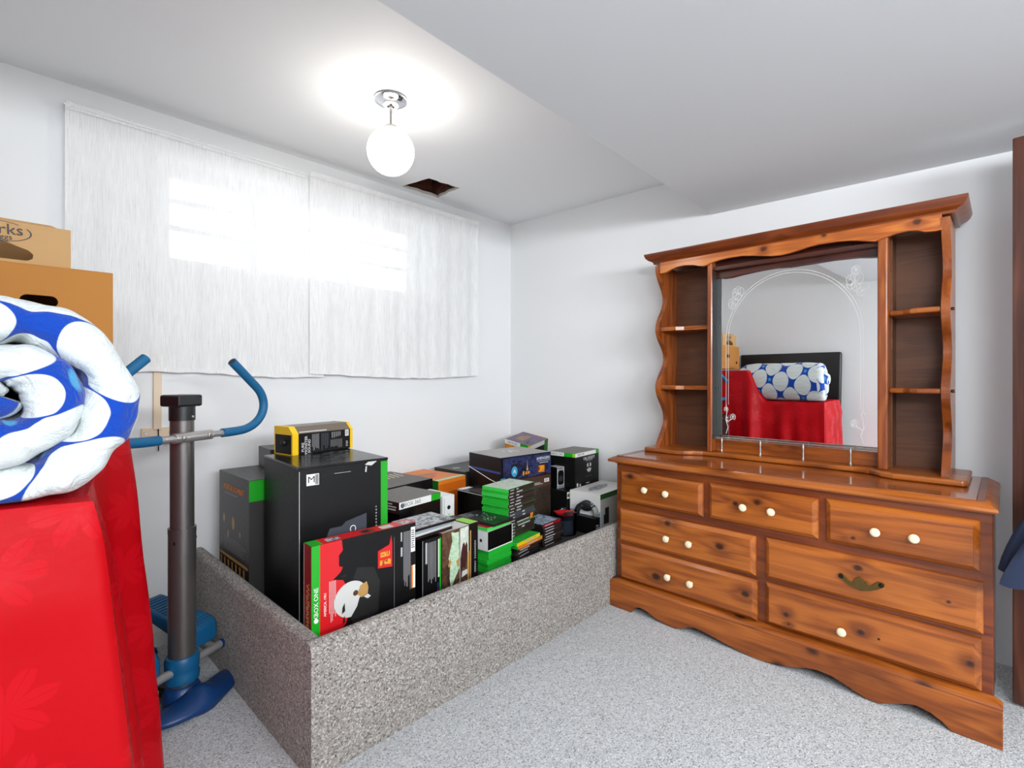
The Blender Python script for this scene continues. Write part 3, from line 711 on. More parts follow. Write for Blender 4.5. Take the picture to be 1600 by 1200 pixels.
# ------------------------------------------------------------------ GAMES: box builder
class GB:
    def __init__(s, name, label, cat, x, y, z, ang, w, d, h, mat, group=None, bevel=.0015, tilt=None):
        s.w, s.d, s.h = w, d, h
        s.o = thing(name, label, cat, (x, y, z), math.radians(ang), group)
        if tilt: s.o.rotation_euler = (math.radians(tilt[0]), math.radians(tilt[1]), math.radians(ang))
        s.c = box('carton', mat, s.o, 0, 0, 0, w, d, h, bevel=bevel)
    def fr(s, f):
        w, d, h = s.w, s.d, s.h
        return {'front': ((0, 0, 0), (w, 0, 0), (0, 0, h)), 'left': ((0, d, 0), (0, -d, 0), (0, 0, h)), 'top': ((0, 0, h), (w, 0, 0), (0, d, 0)), 'right': ((w, 0, 0), (0, d, 0), (0, 0, h))}[f]
    def poly(s, name, mat, f, polys, e=.0006):
        O, U, V = map(Vector, s.fr(f)); n = U.cross(V).normalized(); mb = MB()
        for p in polys:
            if len(p) == 4 and not isinstance(p[0], (tuple, list)): u0, v0, u1, v1 = p; p = [(u0, v0), (u1, v0), (u1, v1), (u0, v1)]
            mb.add([O + U * a + V * b + n * e for a, b in p], [tuple(range(len(p)))])
        return mb.build(name, mat, s.o, fix=False)
    def text(s, t, mat, f, u, v, size, turn=0, sx=1.0, name='lettering'):
        O, U, V = map(Vector, s.fr(f)); u_, v_ = U.normalized(), V.normalized()
        P = O + U * u + V * v
        if turn == 90: u_, v_ = v_, -u_
        if turn == -90: u_, v_ = -v_, u_
        return text(s.o, t, mat, P, u_, v_, size, name, sx)
    def disc(s, name, mat, f, u, v, r, e=.0009, n=20, sq=1.0):
        O, U, V = map(Vector, s.fr(f)); nn = U.cross(V).normalized(); C = O + U * u + V * v + nn * e
        a, b = U.normalized(), V.normalized()
        return MB().add([C + a * (r * math.cos(2 * PI * k / n)) + b * (r * sq * math.sin(2 * PI * k / n)) for k in range(n)], [tuple(range(n))]).build(name, mat, s.o, fix=False)
    def lines(s, mat, f, u0, v0, u1, v1, n, vert=False, name='small_print', fill=.5, seed=1):
        rnd = random.Random(seed); P = []
        for i in range(n):
            t0 = i / n; t1 = t0 + fill / n; L = .7 + .3 * rnd.random()
            if vert: P.append((u0 + (u1 - u0) * t0, v0 + (v1 - v0) * (1 - L), u0 + (u1 - u0) * t1, v1))
            else: P.append((u0, v1 - (v1 - v0) * t1, u0 + (u1 - u0) * L, v1 - (v1 - v0) * t0))
        return s.poly(name, mat, f, P, .0009)
    def barcode(s, f, u0, v0, u1, v1, vert=False):
        s.poly('barcode_label', M['whitecard'], f, [(u0, v0, u1, v1)], .0008)
        du, dv = (u1 - u0) * .12, (v1 - v0) * .12
        s.lines(M['ink'], f, u0 + du, v0 + dv, u1 - du, v1 - dv, 9, vert, 'barcode', .45, 5)

ZF = .30
E_ = .0008
# A big tall black box
A = GB('game_box', 'largest black game box, with a bright green right edge and a mature rating mark', 'game box', -2.10, -.95, ZF, -4, .352, .40, .594, M['black'])
box('lid', M['blackgloss'], A.o, -.002, -.002, .589, .354, .402, .598, bevel=.002)
A.poly('green_band', M['green'], 'front', [(.915, 0, 1.0, .985)])
A.poly('green_band_side', M['green'], 'right', [(0, 0, .06, .985)])
A.poly('rating_mark', M['whitecard'], 'front', [(.075, .888, .205, .958)]); A.poly('rating_field', M['greyprint'], 'front', [(.165, .892, .20, .954)], .0009)
A.text('M', M['ink'], 'front', .125, .923, .034, sx=1.1)
A.poly('slate_flash', M['slate'], 'front', [[(.24, .48), (.32, .60), (.45, .60), (.50, .625), (.74, .655), (.74, .5), (.70, .46)]])
A.text('C', M['whitecard'], 'front', .575, .575, .036, -90)
A.lines(M['silver'], 'front', .85, .50, .866, .69, 9, False, 'small_print', .5)
A.poly('worn_corner', M['palecard'], 'front', [[(.72, .975), (.80, .965), (.86, .988), (.86, .993), (.76, .993)], [(.72, .93), (.74, .925), (.745, .965), (.73, .965)], (.0, .0, .006, .98)])
A.lines(M['silver'], 'front', .37, .93, .62, .945, 1, False, 'tab_crease', .2)
sw = MB(); rnd = random.Random(3)
for i in range(22):
    x = .08 + .2 * rnd.random(); y = .1 + .2 * rnd.random(); l = .02 + .05 * rnd.random()
    sw.add([(x, y, .5986), (x + l, y + l * .35, .5986), (x + l * 1.02, y + l * .35 + .003, .5986), (x + .01, y + .006, .5986)], [(0, 1, 2, 3)])
sw.build('silver_swirl', M['greyprint'], A.o, fix=False)
# B
B = GB('game_box', 'tall brown-black game box with gold print in the left rear corner of the carpeted box', 'game box', -2.125, -.53, ZF, 0, .30, .375, .495, M['char'])
B.poly('brown_side', plain('umber black print', S(30, 26, 24), .35), 'left', [(0, 0, 1, 1)], .0004)
B.text('MORTAL KOMBAT', M['orange2'], 'left', .52, .87, .036, sx=.85); B.lines(M['greyprint'], 'left', .2, .80, .8, .825, 1, False, 'subtitle', .5)
for (u, v, r) in ((.18, .58, .012), (.5, .57, .018), (.32, .45, .01), (.72, .5, .008)): B.disc('gold_emblem', M['gold'], 'left', u, v, r, sq=1.7, n=8)
B.lines(M['greyprint'], 'left', .18, .30, .95, .42, 7, False, 'small_print', .3)
B.poly('gold_band', M['tan'], 'left', [(.03, .235, .97, .262)]); B.lines(M['tan'], 'left', .05, .08, .95, .22, 7, True, 'figure_row', .4)
B.poly('green_tab', M['green'], 'front', [(0, .82, .3, .995)]); B.disc('ring_mark', M['greytop'], 'top', .55, .5, .05, sq=.8)
# C small box on B
Cb = GB('game_box', 'small charcoal box resting on top of the corner box, with a white tag', 'game box', -1.975, -.36, ZF + .4955, -5, .16, .19, .096, M['char'])
box('white_tag', M['whitecard'], Cb.o, .035, .05, .096, .05, .06, .111, bevel=.001)
# D headset box on A
Dh = GB('headset_box', 'black and yellow headset box lying on the largest black box', 'headset box', -2.0, -.66, ZF + .5985, 10, .302, .13, .088, M['black'])
Dt = MB().loft([[(0, 0, .088), (.302, 0, .088), (.302, .13, .088), (0, .13, .088)], [(0, .03, .117), (.302, .03, .117), (.302, .13, .117), (0, .13, .117)]]).build('slanted_lid', plain('bronze card', S(112, 102, 90), .35), Dh.o, bevel=.001)
for x0, x1 in ((-.001, .026), (.289, .303)):
    pr = [(-.001, 0), (-.001, .0885), (.029, .118), (.131, .118), (.131, 0)]
    MB().loft([[(x, y, z) for y, z in pr] for x in (x0, x1)]).build('yellow_band', M['yellow'], Dh.o)
box('end_panel', M['black'], Dh.o, -.002, .008, .004, -.0011, .122, .084)
MB().lathe([(.001, -.012), (.012, -.01), (.014, 0)], 14, (-.002, .06, .05), 'x').build('hang_clip', M['ink'], Dh.o, smooth=40)
for i, s_ in enumerate(('PURE', 'MONSTER', 'SOUND')): Dh.text(s_, M['whitecard'], 'front', .155 + .05 * i, .22 + .06 * len(s_) / 2, .017, 90)
Dh.lines(M['greyprint'], 'front', .30, .08, .42, .93, 7, True, 'small_print', .55); Dh.lines(M['slate'], 'front', .45, .08, .58, .93, 8, True, 'small_print', .55, 2)
Dh.lines(M['greyprint'], 'front', .61, .08, .82, .55, 9, True, 'small_print', .4, 4); Dh.lines(M['silver'], 'front', .63, .62, .80, .93, 5, True, 'small_print', .35, 6)
Dh.barcode('front', .865, .66, .93, .98); Dh.lines(M['silver'], 'front', .88, .10, .92, .40, 4, False, 'small_print', .6, 8)
tl_ = MB()
for i in range(24):
    x = .034 + i * .0056 + random.random() * .001; tl_.add([(x, .0035, .0921), (x + .0035, .0035, .0921), (x + .0035, .0075, .0960), (x, .0075, .0960)], [(0, 1, 2, 3)])
tl_.build('lid_print', M['whitecard'], Dh.o, fix=False)
# E red and black flat box at the front
Eb = GB('game_box', 'thin red and black game box with a green band standing upright in the front corner', 'game box', -2.14, -1.135, ZF, -2, .405, .06, .365, M['black'], bevel=.001)
Eb.poly('red_spine', M['darkred'], 'left', [(.0, 0, 1, 1)]); Eb.poly('pale_edge', M['palecard'], 'left', [(0, 0, .09, 1)], .0009)
Eb.text('Wolfenstein II', M['gold'], 'left', .55, .37, .036, -90, sx=1.0)
Eb.poly('green_band', M['green'], 'front', [(0, 0, .072, 1)]); Eb.poly('green_top', M['green'], 'top', [(0, 0, .10, 1)])
Eb.poly('red_top', M['red'], 'top', [(.10, 0, 1, 1)]); Eb.text('XBOX ONE', M['whitecard'], 'front', .040, .47, .021, 90)
Eb.disc('console_logo', M['whitecard'], 'front', .040, .315, .0075)
Eb.poly('red_field', M['red'], 'front', [[(.072, 0), (.215, 0), (.20, .08), (.24, .14), (.30, .2), (.33, .33), (.30, .42), (.26, .52), (.29, .58), (.27, .62), (.18, .645), (.25, .70), (.27, .74), (.235, .76), (.235, .86), (.27, .9), (.26, 1.0), (.072, 1.0)]], .0007)
Eb.poly('ruined_city', M['ink'], 'front', [[(.20, .02), (.30, .02), (.30, .12), (.27, .16), (.22, .12)], [(.16, .63), (.25, .655), (.30, .64), (.30, .67)]], .0012)
Eb.disc('pale_moon', M['palecard'], 'front', .345, .415, .062, .0010, 28)
Eb.poly('skyline', M['ink'], 'front', [[(.34, .24), (.40, .33), (.42, .40), (.47, .45), (.45, .56), (.40, .58), (.36, .60), (.40, .70), (.56, .66), (.62, .5), (.6, .2), (.45, .14), (.36, .18)]], .0013)
Eb.poly('figure_coat', M['tan'], 'front', [[(.40, .44), (.43, .52), (.49, .54), (.505, .48), (.50, .42), (.44, .40)]], .0016); Eb.disc('figure_head', M['brownprint'], 'front', .385, .46, .010, .0016, 10)
Eb.poly('figure_legs', M['palecard'], 'front', [[(.46, .40), (.50, .415), (.53, .385), (.50, .37)]], .0015)
Eb.poly('drones', M['ink'], 'front', [[(.26, .30), (.29, .32), (.285, .40), (.265, .36)], [(.27, .20), (.29, .22), (.285, .28), (.27, .25)]], .0014)
Eb.text('AMERICA. 1961', M['whitecard'], 'front', .115, .44, .012, 90); Eb.lines(M['palecard'], 'front', .15, .24, .215, .64, 5, True, 'small_print', .35)
Eb.poly('red_inset', M['red'], 'front', [[(.60, .63), (.745, .61), (.745, .84), (.735, .93), (.715, .84), (.60, .80)]], .0012); Eb.poly('inset_pictures', M['artfire'], 'front', [(.62, .645, .73, .70), (.625, .73, .72, .78)], .0016)
Eb.poly('divider_line', M['greyprint'], 'front', [(.765, 0, .768, .90)], .001); Eb.lines(M['silver'], 'front', .835, .62, .855, .93, 2, False, 'small_print', .6)
Eb.lines(M['greyprint'], 'front', .865, .28, .945, .93, 8, True, 'small_print', .55, 3); Eb.barcode('front', .945, .70, .992, .96); Eb.poly('orange_label', M['orange'], 'front', [(.95, .32, .968, .56)], .0012); Eb.poly('white_label', M['whitecard'], 'front', [(.968, .32, .992, .56)], .0012)
Eb.barcode('front', .93, .02, .99, .2)
for u, m_ in ((.15, M['artgrey']), (.47, M['artbrown']), (.66, M['palecard']), (.86, M['artgrey'])): Eb.poly('top_picture', m_, 'top', [(u, .15, u + .12, .75)], .0009)
# F grey topped console box
Fb = GB('console_box', 'grey-topped game box with a white and green edge strip behind the upright row', 'game box', -1.61, -.85, ZF, 8, .264, .245, .365, M['blackgloss'])
Fb.poly('grey_lid', M['greytop'], 'top', [(0, 0, 1, 1)]); Fb.poly('white_strip', M['whitecard'], 'front', [(0, .915, .76, 1)]); Fb.poly('green_strip', M['green'], 'front', [(.76, .915, 1, 1)])
Fb.text('XBOX 360', M['greyprint'], 'front', .27, .957, .026); Fb.disc('console_logo', M['slate'], 'front', .075, .957, .011)
Fb.poly('maroon_label', M['maroon'], 'left', [(.4, .86, 1, 1)]); Fb.lines(M['palecard'], 'left', .45, .88, .95, .98, 3)
Fb.poly('city_print', M['artgrey'], 'front', [[(.1, .3), (.98, .3), (.98, .62), (.6, .66), (.3, .74), (.15, .72)]]); 
# G dark box with stripes
Gb = GB('game_box', 'dark box with cream warning stripes on its lid, beside the orange box', 'game box', -1.72, -.545, ZF, 8, .60, .36, .352, M['black'])
Gb.poly('grey_lid', plain('dark taupe card', S(84, 78, 72), .42), 'top', [(0, 0, 1, 1)]); Gb.poly('warning_stripe', plain('cream print', S(222, 210, 170), .5), 'top', [[(.735 + .055 * i, .50), (.752 + .055 * i, .50), (.785 + .055 * i, .80), (.768 + .055 * i, .80)] for i in range(4)], .0009)
Gb.poly('black_slot', M['ink'], 'top', [[(.26, .42), (.34, .36), (.44, .36), (.46, .40), (.36, .46), (.28, .47)]], .0009); Gb.lines(M['greyprint'], 'top', .5, .05, .97, .42, 5, False, 'lid_creases', .12)
# H orange
Hb = GB('game_box', 'orange box with a pale green front edge, standing by the back wall', 'game box', -1.075, -.45, ZF, 8, .238, .36, .325, M['orange'])
Hb.poly('green_spine', M['darkgreen'], 'left', [(.55, 0, 1, 1)]); Hb.poly('green_edge', M['palegreen'], 'top', [(0, 0, 1, .10)]); Hb.poly('orange_front', plain('deep orange print', S(206, 98, 18), .4), 'front', [(.02, 0, 1, .93)]); Hb.poly('front_lines', plain('orange line', S(230, 140, 50), .4), 'front', [(.15, .78, .98, .79), (.15, .72, .98, .728), (.1, .0, .11, .9)], .0009)
Hb.lines(M['greyprint'], 'top', .22, .42, .72, .62, 3, False, 'lid_print', .3); Hb.poly('red_print', M['red'], 'top', [(.25, .32, .42, .38)], .0009)
# I
Ib = GB('game_box', 'flat black box in the rear between the orange box and the corner', 'game box', -.80, -.36, ZF, 4, .36, .28, .33, M['char']); Ib.poly('white_print', M['palecard'], 'top', [[(.12, .5), (.25, .44), (.27, .52), (.15, .6)]])
# J blue banded long box on K
Kb = GB('game_box', 'dark mottled box underneath the long night-blue box', 'game box', -.82, -.70, ZF, -6, .41, .30, .245, M['artcamo'])
Jb = GB('game_box', 'long night-blue game box with a blue side stripe, topmost beside the green stack', 'game box', -.82, -.70, ZF + .246, -6, .41, .31, .211, M['black'])
Jb.poly('silver_lid', plain('satin grey card', S(150, 146, 142), .3), 'top', [(0, 0, 1, 1)]); Jb.poly('night_print', M['artnight'], 'front', [(.05, .35, 1, .97)]); Jb.poly('brown_base', M['brownprint'], 'front', [(.02, .0, 1, .33)])
Jb.poly('blue_stripe', M['blue'], 'left', [(0, .55, 1, .61)]); Jb.disc('ring_emblem', M['palecard'], 'top', .55, .55, .055); Jb.disc('ring_hole', plain('satin grey card 2', S(146, 142, 138), .3), 'top', .55, .55, .046, .0012); Jb.text('A', M['whitecard'], 'top', .56, .55, .09)
Jb.poly('emblem_panel', M['ink'], 'front', [(.20, .40, .32, .78)], .0010); Jb.disc('emblem_disc', M['cyan'], 'front', .26, .57, .024, .0013, sq=1.3); Jb.text('A', M['whitecard'], 'front', .26, .57, .036)
Jb.text('AVENGERS', M['whitecard'], 'front', .84, .84, .024); Jb.poly('title_rule', M['silver'], 'front', [(.71, .76, .98, .775), (.76, .70, .94, .725)], .0010)
Jb.poly('picture_frame', M['brownprint'], 'front', [(.72, .42, .88, .66)], .0010); Jb.poly('red_picture', M['artfire'], 'front', [(.735, .44, .865, .63), (.47, .44, .56, .52)], .0013)
Jb.poly('statue_print', M['gold'], 'front', [[(.49, .55), (.53, .55), (.515, .70), (.51, .88), (.505, .70)], (.42, .42, .45, .54)], .0013); Jb.barcode('front', .86, .12, .96, .23); Jb.lines(M['silver'], 'front', .6, .06, .84, .14, 2)
MB().tube([(-.003, .31, .125), (-.004, .2, .10), (-.003, .1, .075), (-.004, -.003, .058), (.03, -.004, .068), (.06, -.004, .078)], .0022, 6).build('packing_string', M['whitecard'], Jb.o); box('blue_tape', M['cyan'], Jb.o, -.001, -.0016, .055, .035, -.0008, .09)
# support box + tilted lid box
Lb = GB('game_box', 'slim upright black box with a green corner label, just behind the silver-framed speaker box', 'game box', -.372, -.60, ZF, 0, .07, .16, .400, M['black']); Lb.poly('green_label', M['green'], 'front', [(0, .88, 1, .99)]); Lb.disc('console_logo', M['whitecard'], 'front', .5, .94, .010)
Ub2 = GB('game_box', 'plain black box holding up the tilted box in the room corner', 'game box', -.29, -.455, ZF, 0, .27, .37, .345, M['black'])
Tb = GB('game_box', 'tilted box with orange print and a white and green edge, leaning highest in the corner', 'game box', -.262, -.432, ZF + .352, 4, .215, .225, .10, M['artfire'], tilt=(9, -9))
Tb.poly('purple_lid', M['artpurple'], 'top', [(0, 0, 1, 1)]); Tb.poly('white_strip', M['whitecard'], 'left', [(0, .68, .62, 1)]); Tb.poly('green_strip', M['green'], 'left', [(.62, .68, .93, 1)]); Tb.poly('yellow_tip', M['yellow'], 'left', [(.93, .68, 1, 1)])
Tb.poly('black_front', M['black'], 'front', [(0, 0, 1, .68)]); Tb.poly('front_strip', M['palecard'], 'front', [(0, .68, .8, 1)]); Tb.poly('green_end', M['darkgreen'], 'front', [(.8, 0, 1, 1)], .0009)
Tb.text('XBOX 360', M['greyprint'], 'left', .30, .84, .02); Tb.lines(M['gold'], 'top', .25, .45, .8, .75, 3, False, 'lid_print', .5); Tb.poly('teal_print', M['cyan'], 'top', [[(.1, .2), (.4, .18), (.45, .3), (.15, .32)]])
# P low black box, speaker box, M skull box
Pb = GB('game_box', 'black box with a cream label strip, under the skull-mask box', 'game box', -.40, -.862, ZF, 2, .42, .31, .218, M['black']); Pb.poly('cream_strip', plain('cream strip', S(226, 228, 204), .5), 'front', [(0, .80, .32, .985)]); Pb.text('XBOX 360', M['greyprint'], 'front', .17, .89, .026); Pb.disc('console_logo', M['slate'], 'front', .035, .89, .012)
Sp = GB('speaker_box', 'small silver-framed box with a black window, between the long box and the skull-mask box', 'speaker box', -.375, -.765, ZF + .2185, -6, .066, .075, .135, M['silver'])
Sp.poly('black_window', M['black'], 'front', [[(.10, .25), (.22, .16), (.78, .16), (.90, .25), (.90, .70), (.78, .84), (.24, .84), (.10, .70)]]); Sp.disc('speaker_cone', M['char'], 'front', .5, .45, .018); Sp.lines(M['ink'], 'front', .15, .88, .9, .95, 1); Sp.poly('grille', M['greyprint'], 'front', [(.08, .03, .92, .12)]); Sp.poly('black_side', M['black'], 'left', [(0, 0, 1, 1)])
Mb = GB('game_box', 'tall black box with a white skull-mask emblem and a white and green lid band', 'game box', -.30, -.85, ZF + .2185, 4, .298, .20, .222, M['black'])
Mb.poly('grey_lid', M['greytop'], 'top', [(0, 0, 1, 1)]); Mb.poly('white_band', M['whitecard'], 'front', [(0, .89, .86, 1)]); Mb.poly('green_band', M['green'], 'front', [(.86, .89, 1, 1)]); Mb.poly('white_band_side', M['whitecard'], 'left', [(0, .89, .58, 1)]); Mb.poly('green_band_side', M['green'], 'left', [(.58, .89, .9, 1)]); Mb.poly('yellow_tip', M['lime'], 'left', [(.9, .89, 1, 1)])
Mb.text('XBOX 360', M['greyprint'], 'left', .30, .945, .02); Mb.text('XBOX 360', M['greyprint'], 'front', .22, .945, .018); Mb.text('CALL OF DUTY', M['whitecard'], 'front', .57, .80, .026, sx=.8); Mb.text('GHOSTS', M['silver'], 'front', .57, .735, .017, sx=1.3)
Mb.poly('skull_emblem', M['whitecard'], 'front', [[(.47, .60), (.50, .645), (.54, .66), (.545, .545), (.49, .54)], [(.60, .66), (.635, .645), (.665, .60), (.645, .54), (.59, .545)], [(.46, .49), (.50, .47), (.545, .52), (.56, .47), (.59, .52), (.635, .47), (.675, .50), (.64, .42), (.60, .37), (.57, .41), (.54, .37), (.50, .42)]], .0010)
Mb.lines(M['greyprint'], 'front', .42, .26, .76, .275, 1); Mb.poly('footer_marks', M['whitecard'], 'front', [(.06, .04, .12, .14), (.17, .03, .23, .10), (.44, .06, .58, .09)], .0009)
# O white console box
Ob = GB('console_box', 'white console box with a dark green top stripe, beside the dresser', 'game box', -.37, -1.085, ZF, 3, .385, .215, .23, M['whitecard'])
Ob.poly('green_stripe', M['darkgreen'], 'front', [(0, .86, 1, 1)]); Ob.poly('pale_front', M['palecard'], 'front', [(0.01, 0, 1, .85)]); Ob.poly('dark_art', M['articy'], 'left', [[(.42, 0), (1, 0), (1, .58)]]); Ob.poly('lid_art', M['artgrey'], 'top', [[(.1, .5), (.3, .35), (.6, .4), (.8, .6), (.6, .72), (.3, .7)]])
Ob.poly('portrait_print', M['ink'], 'front', [(.14, .2, .26, .62), (.10, .2, .14, .45)], .0010)
# U, V, X, W
Ub = GB('console_box', 'narrow white console box standing between the grey-topped box and the black box', 'game box', -1.245, -.70, ZF, 2, .082, .20, .305, M['whitecard']); Ub.disc('console_logo', M['ink'], 'front', .52, .80, .011); Ub.text('XBOX 360', M['lime'], 'front', .52, .55, .02, -90); Ub.poly('side_line', M['greyprint'], 'front', [(.12, .0, .15, .97)])
Vb = GB('game_box', 'plain black box with dark red lid print, behind the green stack', 'game box', -1.03, -.80, ZF, 0, .175, .235, .292, M['blackgloss']); Vb.poly('red_lid_print', M['maroon'], 'top', [[(.05, .2), (.8, .1), (.9, .5), (.2, .8)]]); Vb.poly('pale_edge', M['palecard'], 'left', [(.985, 0, 1, .99), (0, .975, 1, .99)]); Vb.poly('white_corner', M['whitecard'], 'top', [(0, .85, .5, 1)])
Xb = GB('console_box', 'low black and white console box on the short stack of green cases', 'game box', -1.255, -1.05, .407, 6, .188, .24, .090, M['blackgloss']); Xb.poly('white_side', M['whitecard'], 'left', [(0, 0, 1, 1)]); Xb.poly('white_rim', M['whitecard'], 'front', [(0, 0, 1, .06), (.975, 0, 1, 1)]); Xb.disc('console_logo', M['ink'], 'left', .82, .5, .008); Xb.lines(M['greyprint'], 'left', .5, .45, .76, .55, 1)
Xb.poly('white_lid', M['palecard'], 'top', [(0, 0, 1, 1)])
# Y row of upright boxes
def yx(s): return -1.69 + s * math.cos(math.radians(4)), -1.13 + s * math.sin(math.radians(4))
Y1 = GB('game_box', 'upright black box with columns of grey print, beside the red box', 'game box', *yx(0), ZF, 4, .104, .20, .276, M['black'], bevel=.001); Y1.poly('grey_edge', M['greyprint'], 'front', [(0, 0, .03, 1)])
Y1.lines(M['silver'], 'front', .15, .55, .26, .96, 1, True, 'small_print', .8); Y1.lines(M['greyprint'], 'front', .28, .22, .72, .95, 6, True, 'small_print', .55, 4); Y1.poly('green_strip', M['green'], 'front', [(.88, .05, .95, .97)]); Y1.poly('pale_strip', M['palegreen'], 'front', [(.79, .4, .87, .96)]); Y1.poly('blue_print', M['navy'], 'front', [(.74, .2, .86, .32)]); Y1.poly('orange_print', M['orange'], 'front', [(.74, .15, .86, .2)]); Y1.barcode('front', .14, .0, .48, .12, True); Y1.poly('white_label', M['palecard'], 'front', [(.54, .0, .86, .15)])
Y2 = GB('game_box', 'upright painted box with pale green paper print and dark hands, in the front row', 'game box', *yx(.106), ZF, 4, .158, .17, .282, M['artbrown'], bevel=.001)
Y2.poly('green_sheets', M['artmint'], 'front', [[(.32, .98), (.46, .95), (.60, .95), (.62, .40), (.44, .26), (.30, .14), (.26, .30), (.28, .52), (.22, .60), (.36, .84)]]); Y2.poly('yellow_sheet', M['tan'], 'front', [[(.20, .50), (.30, .60), (.32, .52), (.24, .46)], [(.50, .52), (.62, .56), (.60, .44), (.54, .42)]], .001); Y2.poly('pale_side', M['artpale'], 'front', [(.66, .55, .97, .99)]); Y2.poly('vertical_rule', M['palecard'], 'front', [(.628, 0, .645, .98)], .0012)
Y2.poly('dark_hand', M['maroon'], 'front', [[(.68, .62), (.74, .74), (.80, .76), (.84, .70), (.88, .77), (.93, .70), (.92, .52), (.84, .36), (.72, .40), (.66, .50)]], .0011); Y2.poly('white_cuff', M['palecard'], 'front', [[(.70, .24), (.92, .27), (.92, .34), (.72, .33)]], .0012); Y2.poly('tan_edge', M['tan'], 'front', [(.92, 0, 1.0, .60)], .0010)
Y2.poly('white_lid', M['palecard'], 'top', [(0, 0, 1, 1)]); Y2.poly('lid_print', M['artgrey'], 'top', [(.2, .3, .6, .8)], .0009); Y2.poly('orange_lid_print', M['artfire'], 'top', [(.02, .05, .2, .3)], .0009)
Y3 = GB('game_box', 'slim upright black box with vertical white lettering, at the right end of the front row', 'game box', *yx(.267), ZF, 4, .052, .16, .285, M['black'], bevel=.001); Y3.text("ASSASSIN'S  CREED", M['silver'], 'front', .62, .48, .0135, -90, sx=1.25); Y3.poly('gold_edge', M['tan'], 'front', [(.02, 0, .16, .9)]); Y3.poly('green_lid', M['lime'], 'top', [(.0, 0, 1, .6)])

# flat cases ---------------------------------------------------------------
ORD = ['topmost', 'second from the top', 'third from the top', 'fourth from the top', 'fifth from the top', 'sixth from the top', 'seventh from the top', 'eighth from the top', 'ninth from the top', 'tenth from the top', 'eleventh from the top', 'twelfth from the top', 'thirteenth from the top', 'fourteenth from the top', 'fifteenth from the top', 'sixteenth from the top']
def case_mesh(w, d, h):
    """hinged media case: two shells with a recessed seam"""
    mb = MB(); g = .0012; m = h / 2
    mb.box(0, 0, 0, w, d, m - g / 2); mb.box(.002, .002, m - g / 2, w - .002, d - .002, m + g / 2); mb.box(0, 0, m + g / 2, w, d, h)
    return mb
def game_case(x, y, z, ang, w, d, h, mat, label, group, spine=None, mark=None, cover=None, name='game_case', band=None):
    o = case_mesh(w, d, h).build(name, mat, None, loc=(x, y, z), rot=(0, 0, math.radians(ang)), bevel=.0008, bseg=1)
    tag(o, label, 'game case', group)
    if spine:
        box('spine_sleeve', spine, o, .001, -.0012, .0, w - .003, .0, h)
        rnd = random.Random(int(z * 9999)); L = MB()
        if mark:
            for (a, b, hh) in mark: L.add([(a * w, -.0017, h * (.5 - hh / 2)), (b * w, -.0017, h * (.5 - hh / 2)), (b * w, -.0017, h * (.5 + hh / 2)), (a * w, -.0017, h * (.5 + hh / 2))], [(0, 1, 2, 3)])
            L.build('spine_print', M['silver'], o, fix=False)
    if band: box('spine_band', band, o, w * .82, -.0018, .0014, w * .93, -.0008, h - .0014)
    if cover: box('cover_sleeve', cover, o, .005, .006, h, w - .006, d - .006, h + .0006)
    return o
# tall green stack
SPN = [plain('dark spine print', S(44, 34, 32), .35), plain('brown spine print', S(54, 40, 36), .35), plain('grey spine print', S(62, 62, 70), .4)]
zt_ = .656; hh = .0158
for i in range(16):
    z = zt_ - (i + 1) * hh
    off = .0 if i < 2 else (-.006 if i in (2, 5) else .002 * math.sin(i * 2.3))
    mk = [(.05, .19, .28), (.28 + .02 * math.sin(i), .36 + .16 * abs(math.sin(i * 1.7)), .40)] if i < 8 else [(.05, .22, .3)]
    if i in (8, 9, 13): mk.append((.50, .60, .5))
    if i in (11, 12): mk.append((.32, .78, .42))
    game_case(-1.054 + off, -.99 + .003 * math.sin(i * 3.1), z, 8 + .8 * math.sin(i * 1.9), .243, .17, hh - .0004, M['case2'] if i in (0, 2) else M['case'],
              'green game case, %s of the tall stack of green cases' % ORD[i], 'tall stack of green game cases', SPN[2] if i in (8, 9) else SPN[i % 2], mk, M['artpale'] if i == 0 else None, band=M['orange'] if i in (10, 11) else None)
# lower pile in front of it
zl = ZF
mats = [(M['casedark'], None), (M['casedark'], SPN[0]), (M['casedark'], SPN[1]), (M['casedark'], SPN[0]), (M['case'], M['orange']), (M['case'], M['yellow'])]
lbl = ['black game case at the bottom of the pile under the tall stack', 'black game case second from bottom of the pile under the tall stack', 'black game case third from bottom of the pile under the tall stack', 'black game case just under the orange-spined one in the low pile', 'green game case with an orange spine, under the tall green stack', 'green game case with a yellow spine, topmost of the low pile']
for i, (m_, sp) in enumerate(mats):
    game_case(-1.055 + .006 * math.sin(i * 2.1), -1.05 + .004 * math.sin(i), zl, 9 + 2 * math.sin(i * 1.3), .222, .17, .0163, m_, lbl[i], 'low pile of cases under the tall stack', sp, [(.1, .5, .35)] if i < 4 else [(.35, .8, .3)]); zl += .0165
# S dark stack
zl = ZF
for i in range(8):
    n_ = 7 - i
    top = n_ == 0
    game_case(-.795 + .004 * math.sin(i * 2.7), -1.0 + .003 * math.sin(i * 1.1), zl, 4 + 2.5 * math.sin(i * 1.7) + (3 if top else 0), .182, .155, .0150, M['casedark'],
              'game case with a blue and red cover, topmost of the dark stack by the tub' if top else 'black game case, %s of the dark stack by the tub' % ORD[n_], 'dark stack of cases beside the tub', M['darkred'] if top else SPN[i % 2], [(.1, .55, .35)], M['articy'] if top else None); zl += .0153
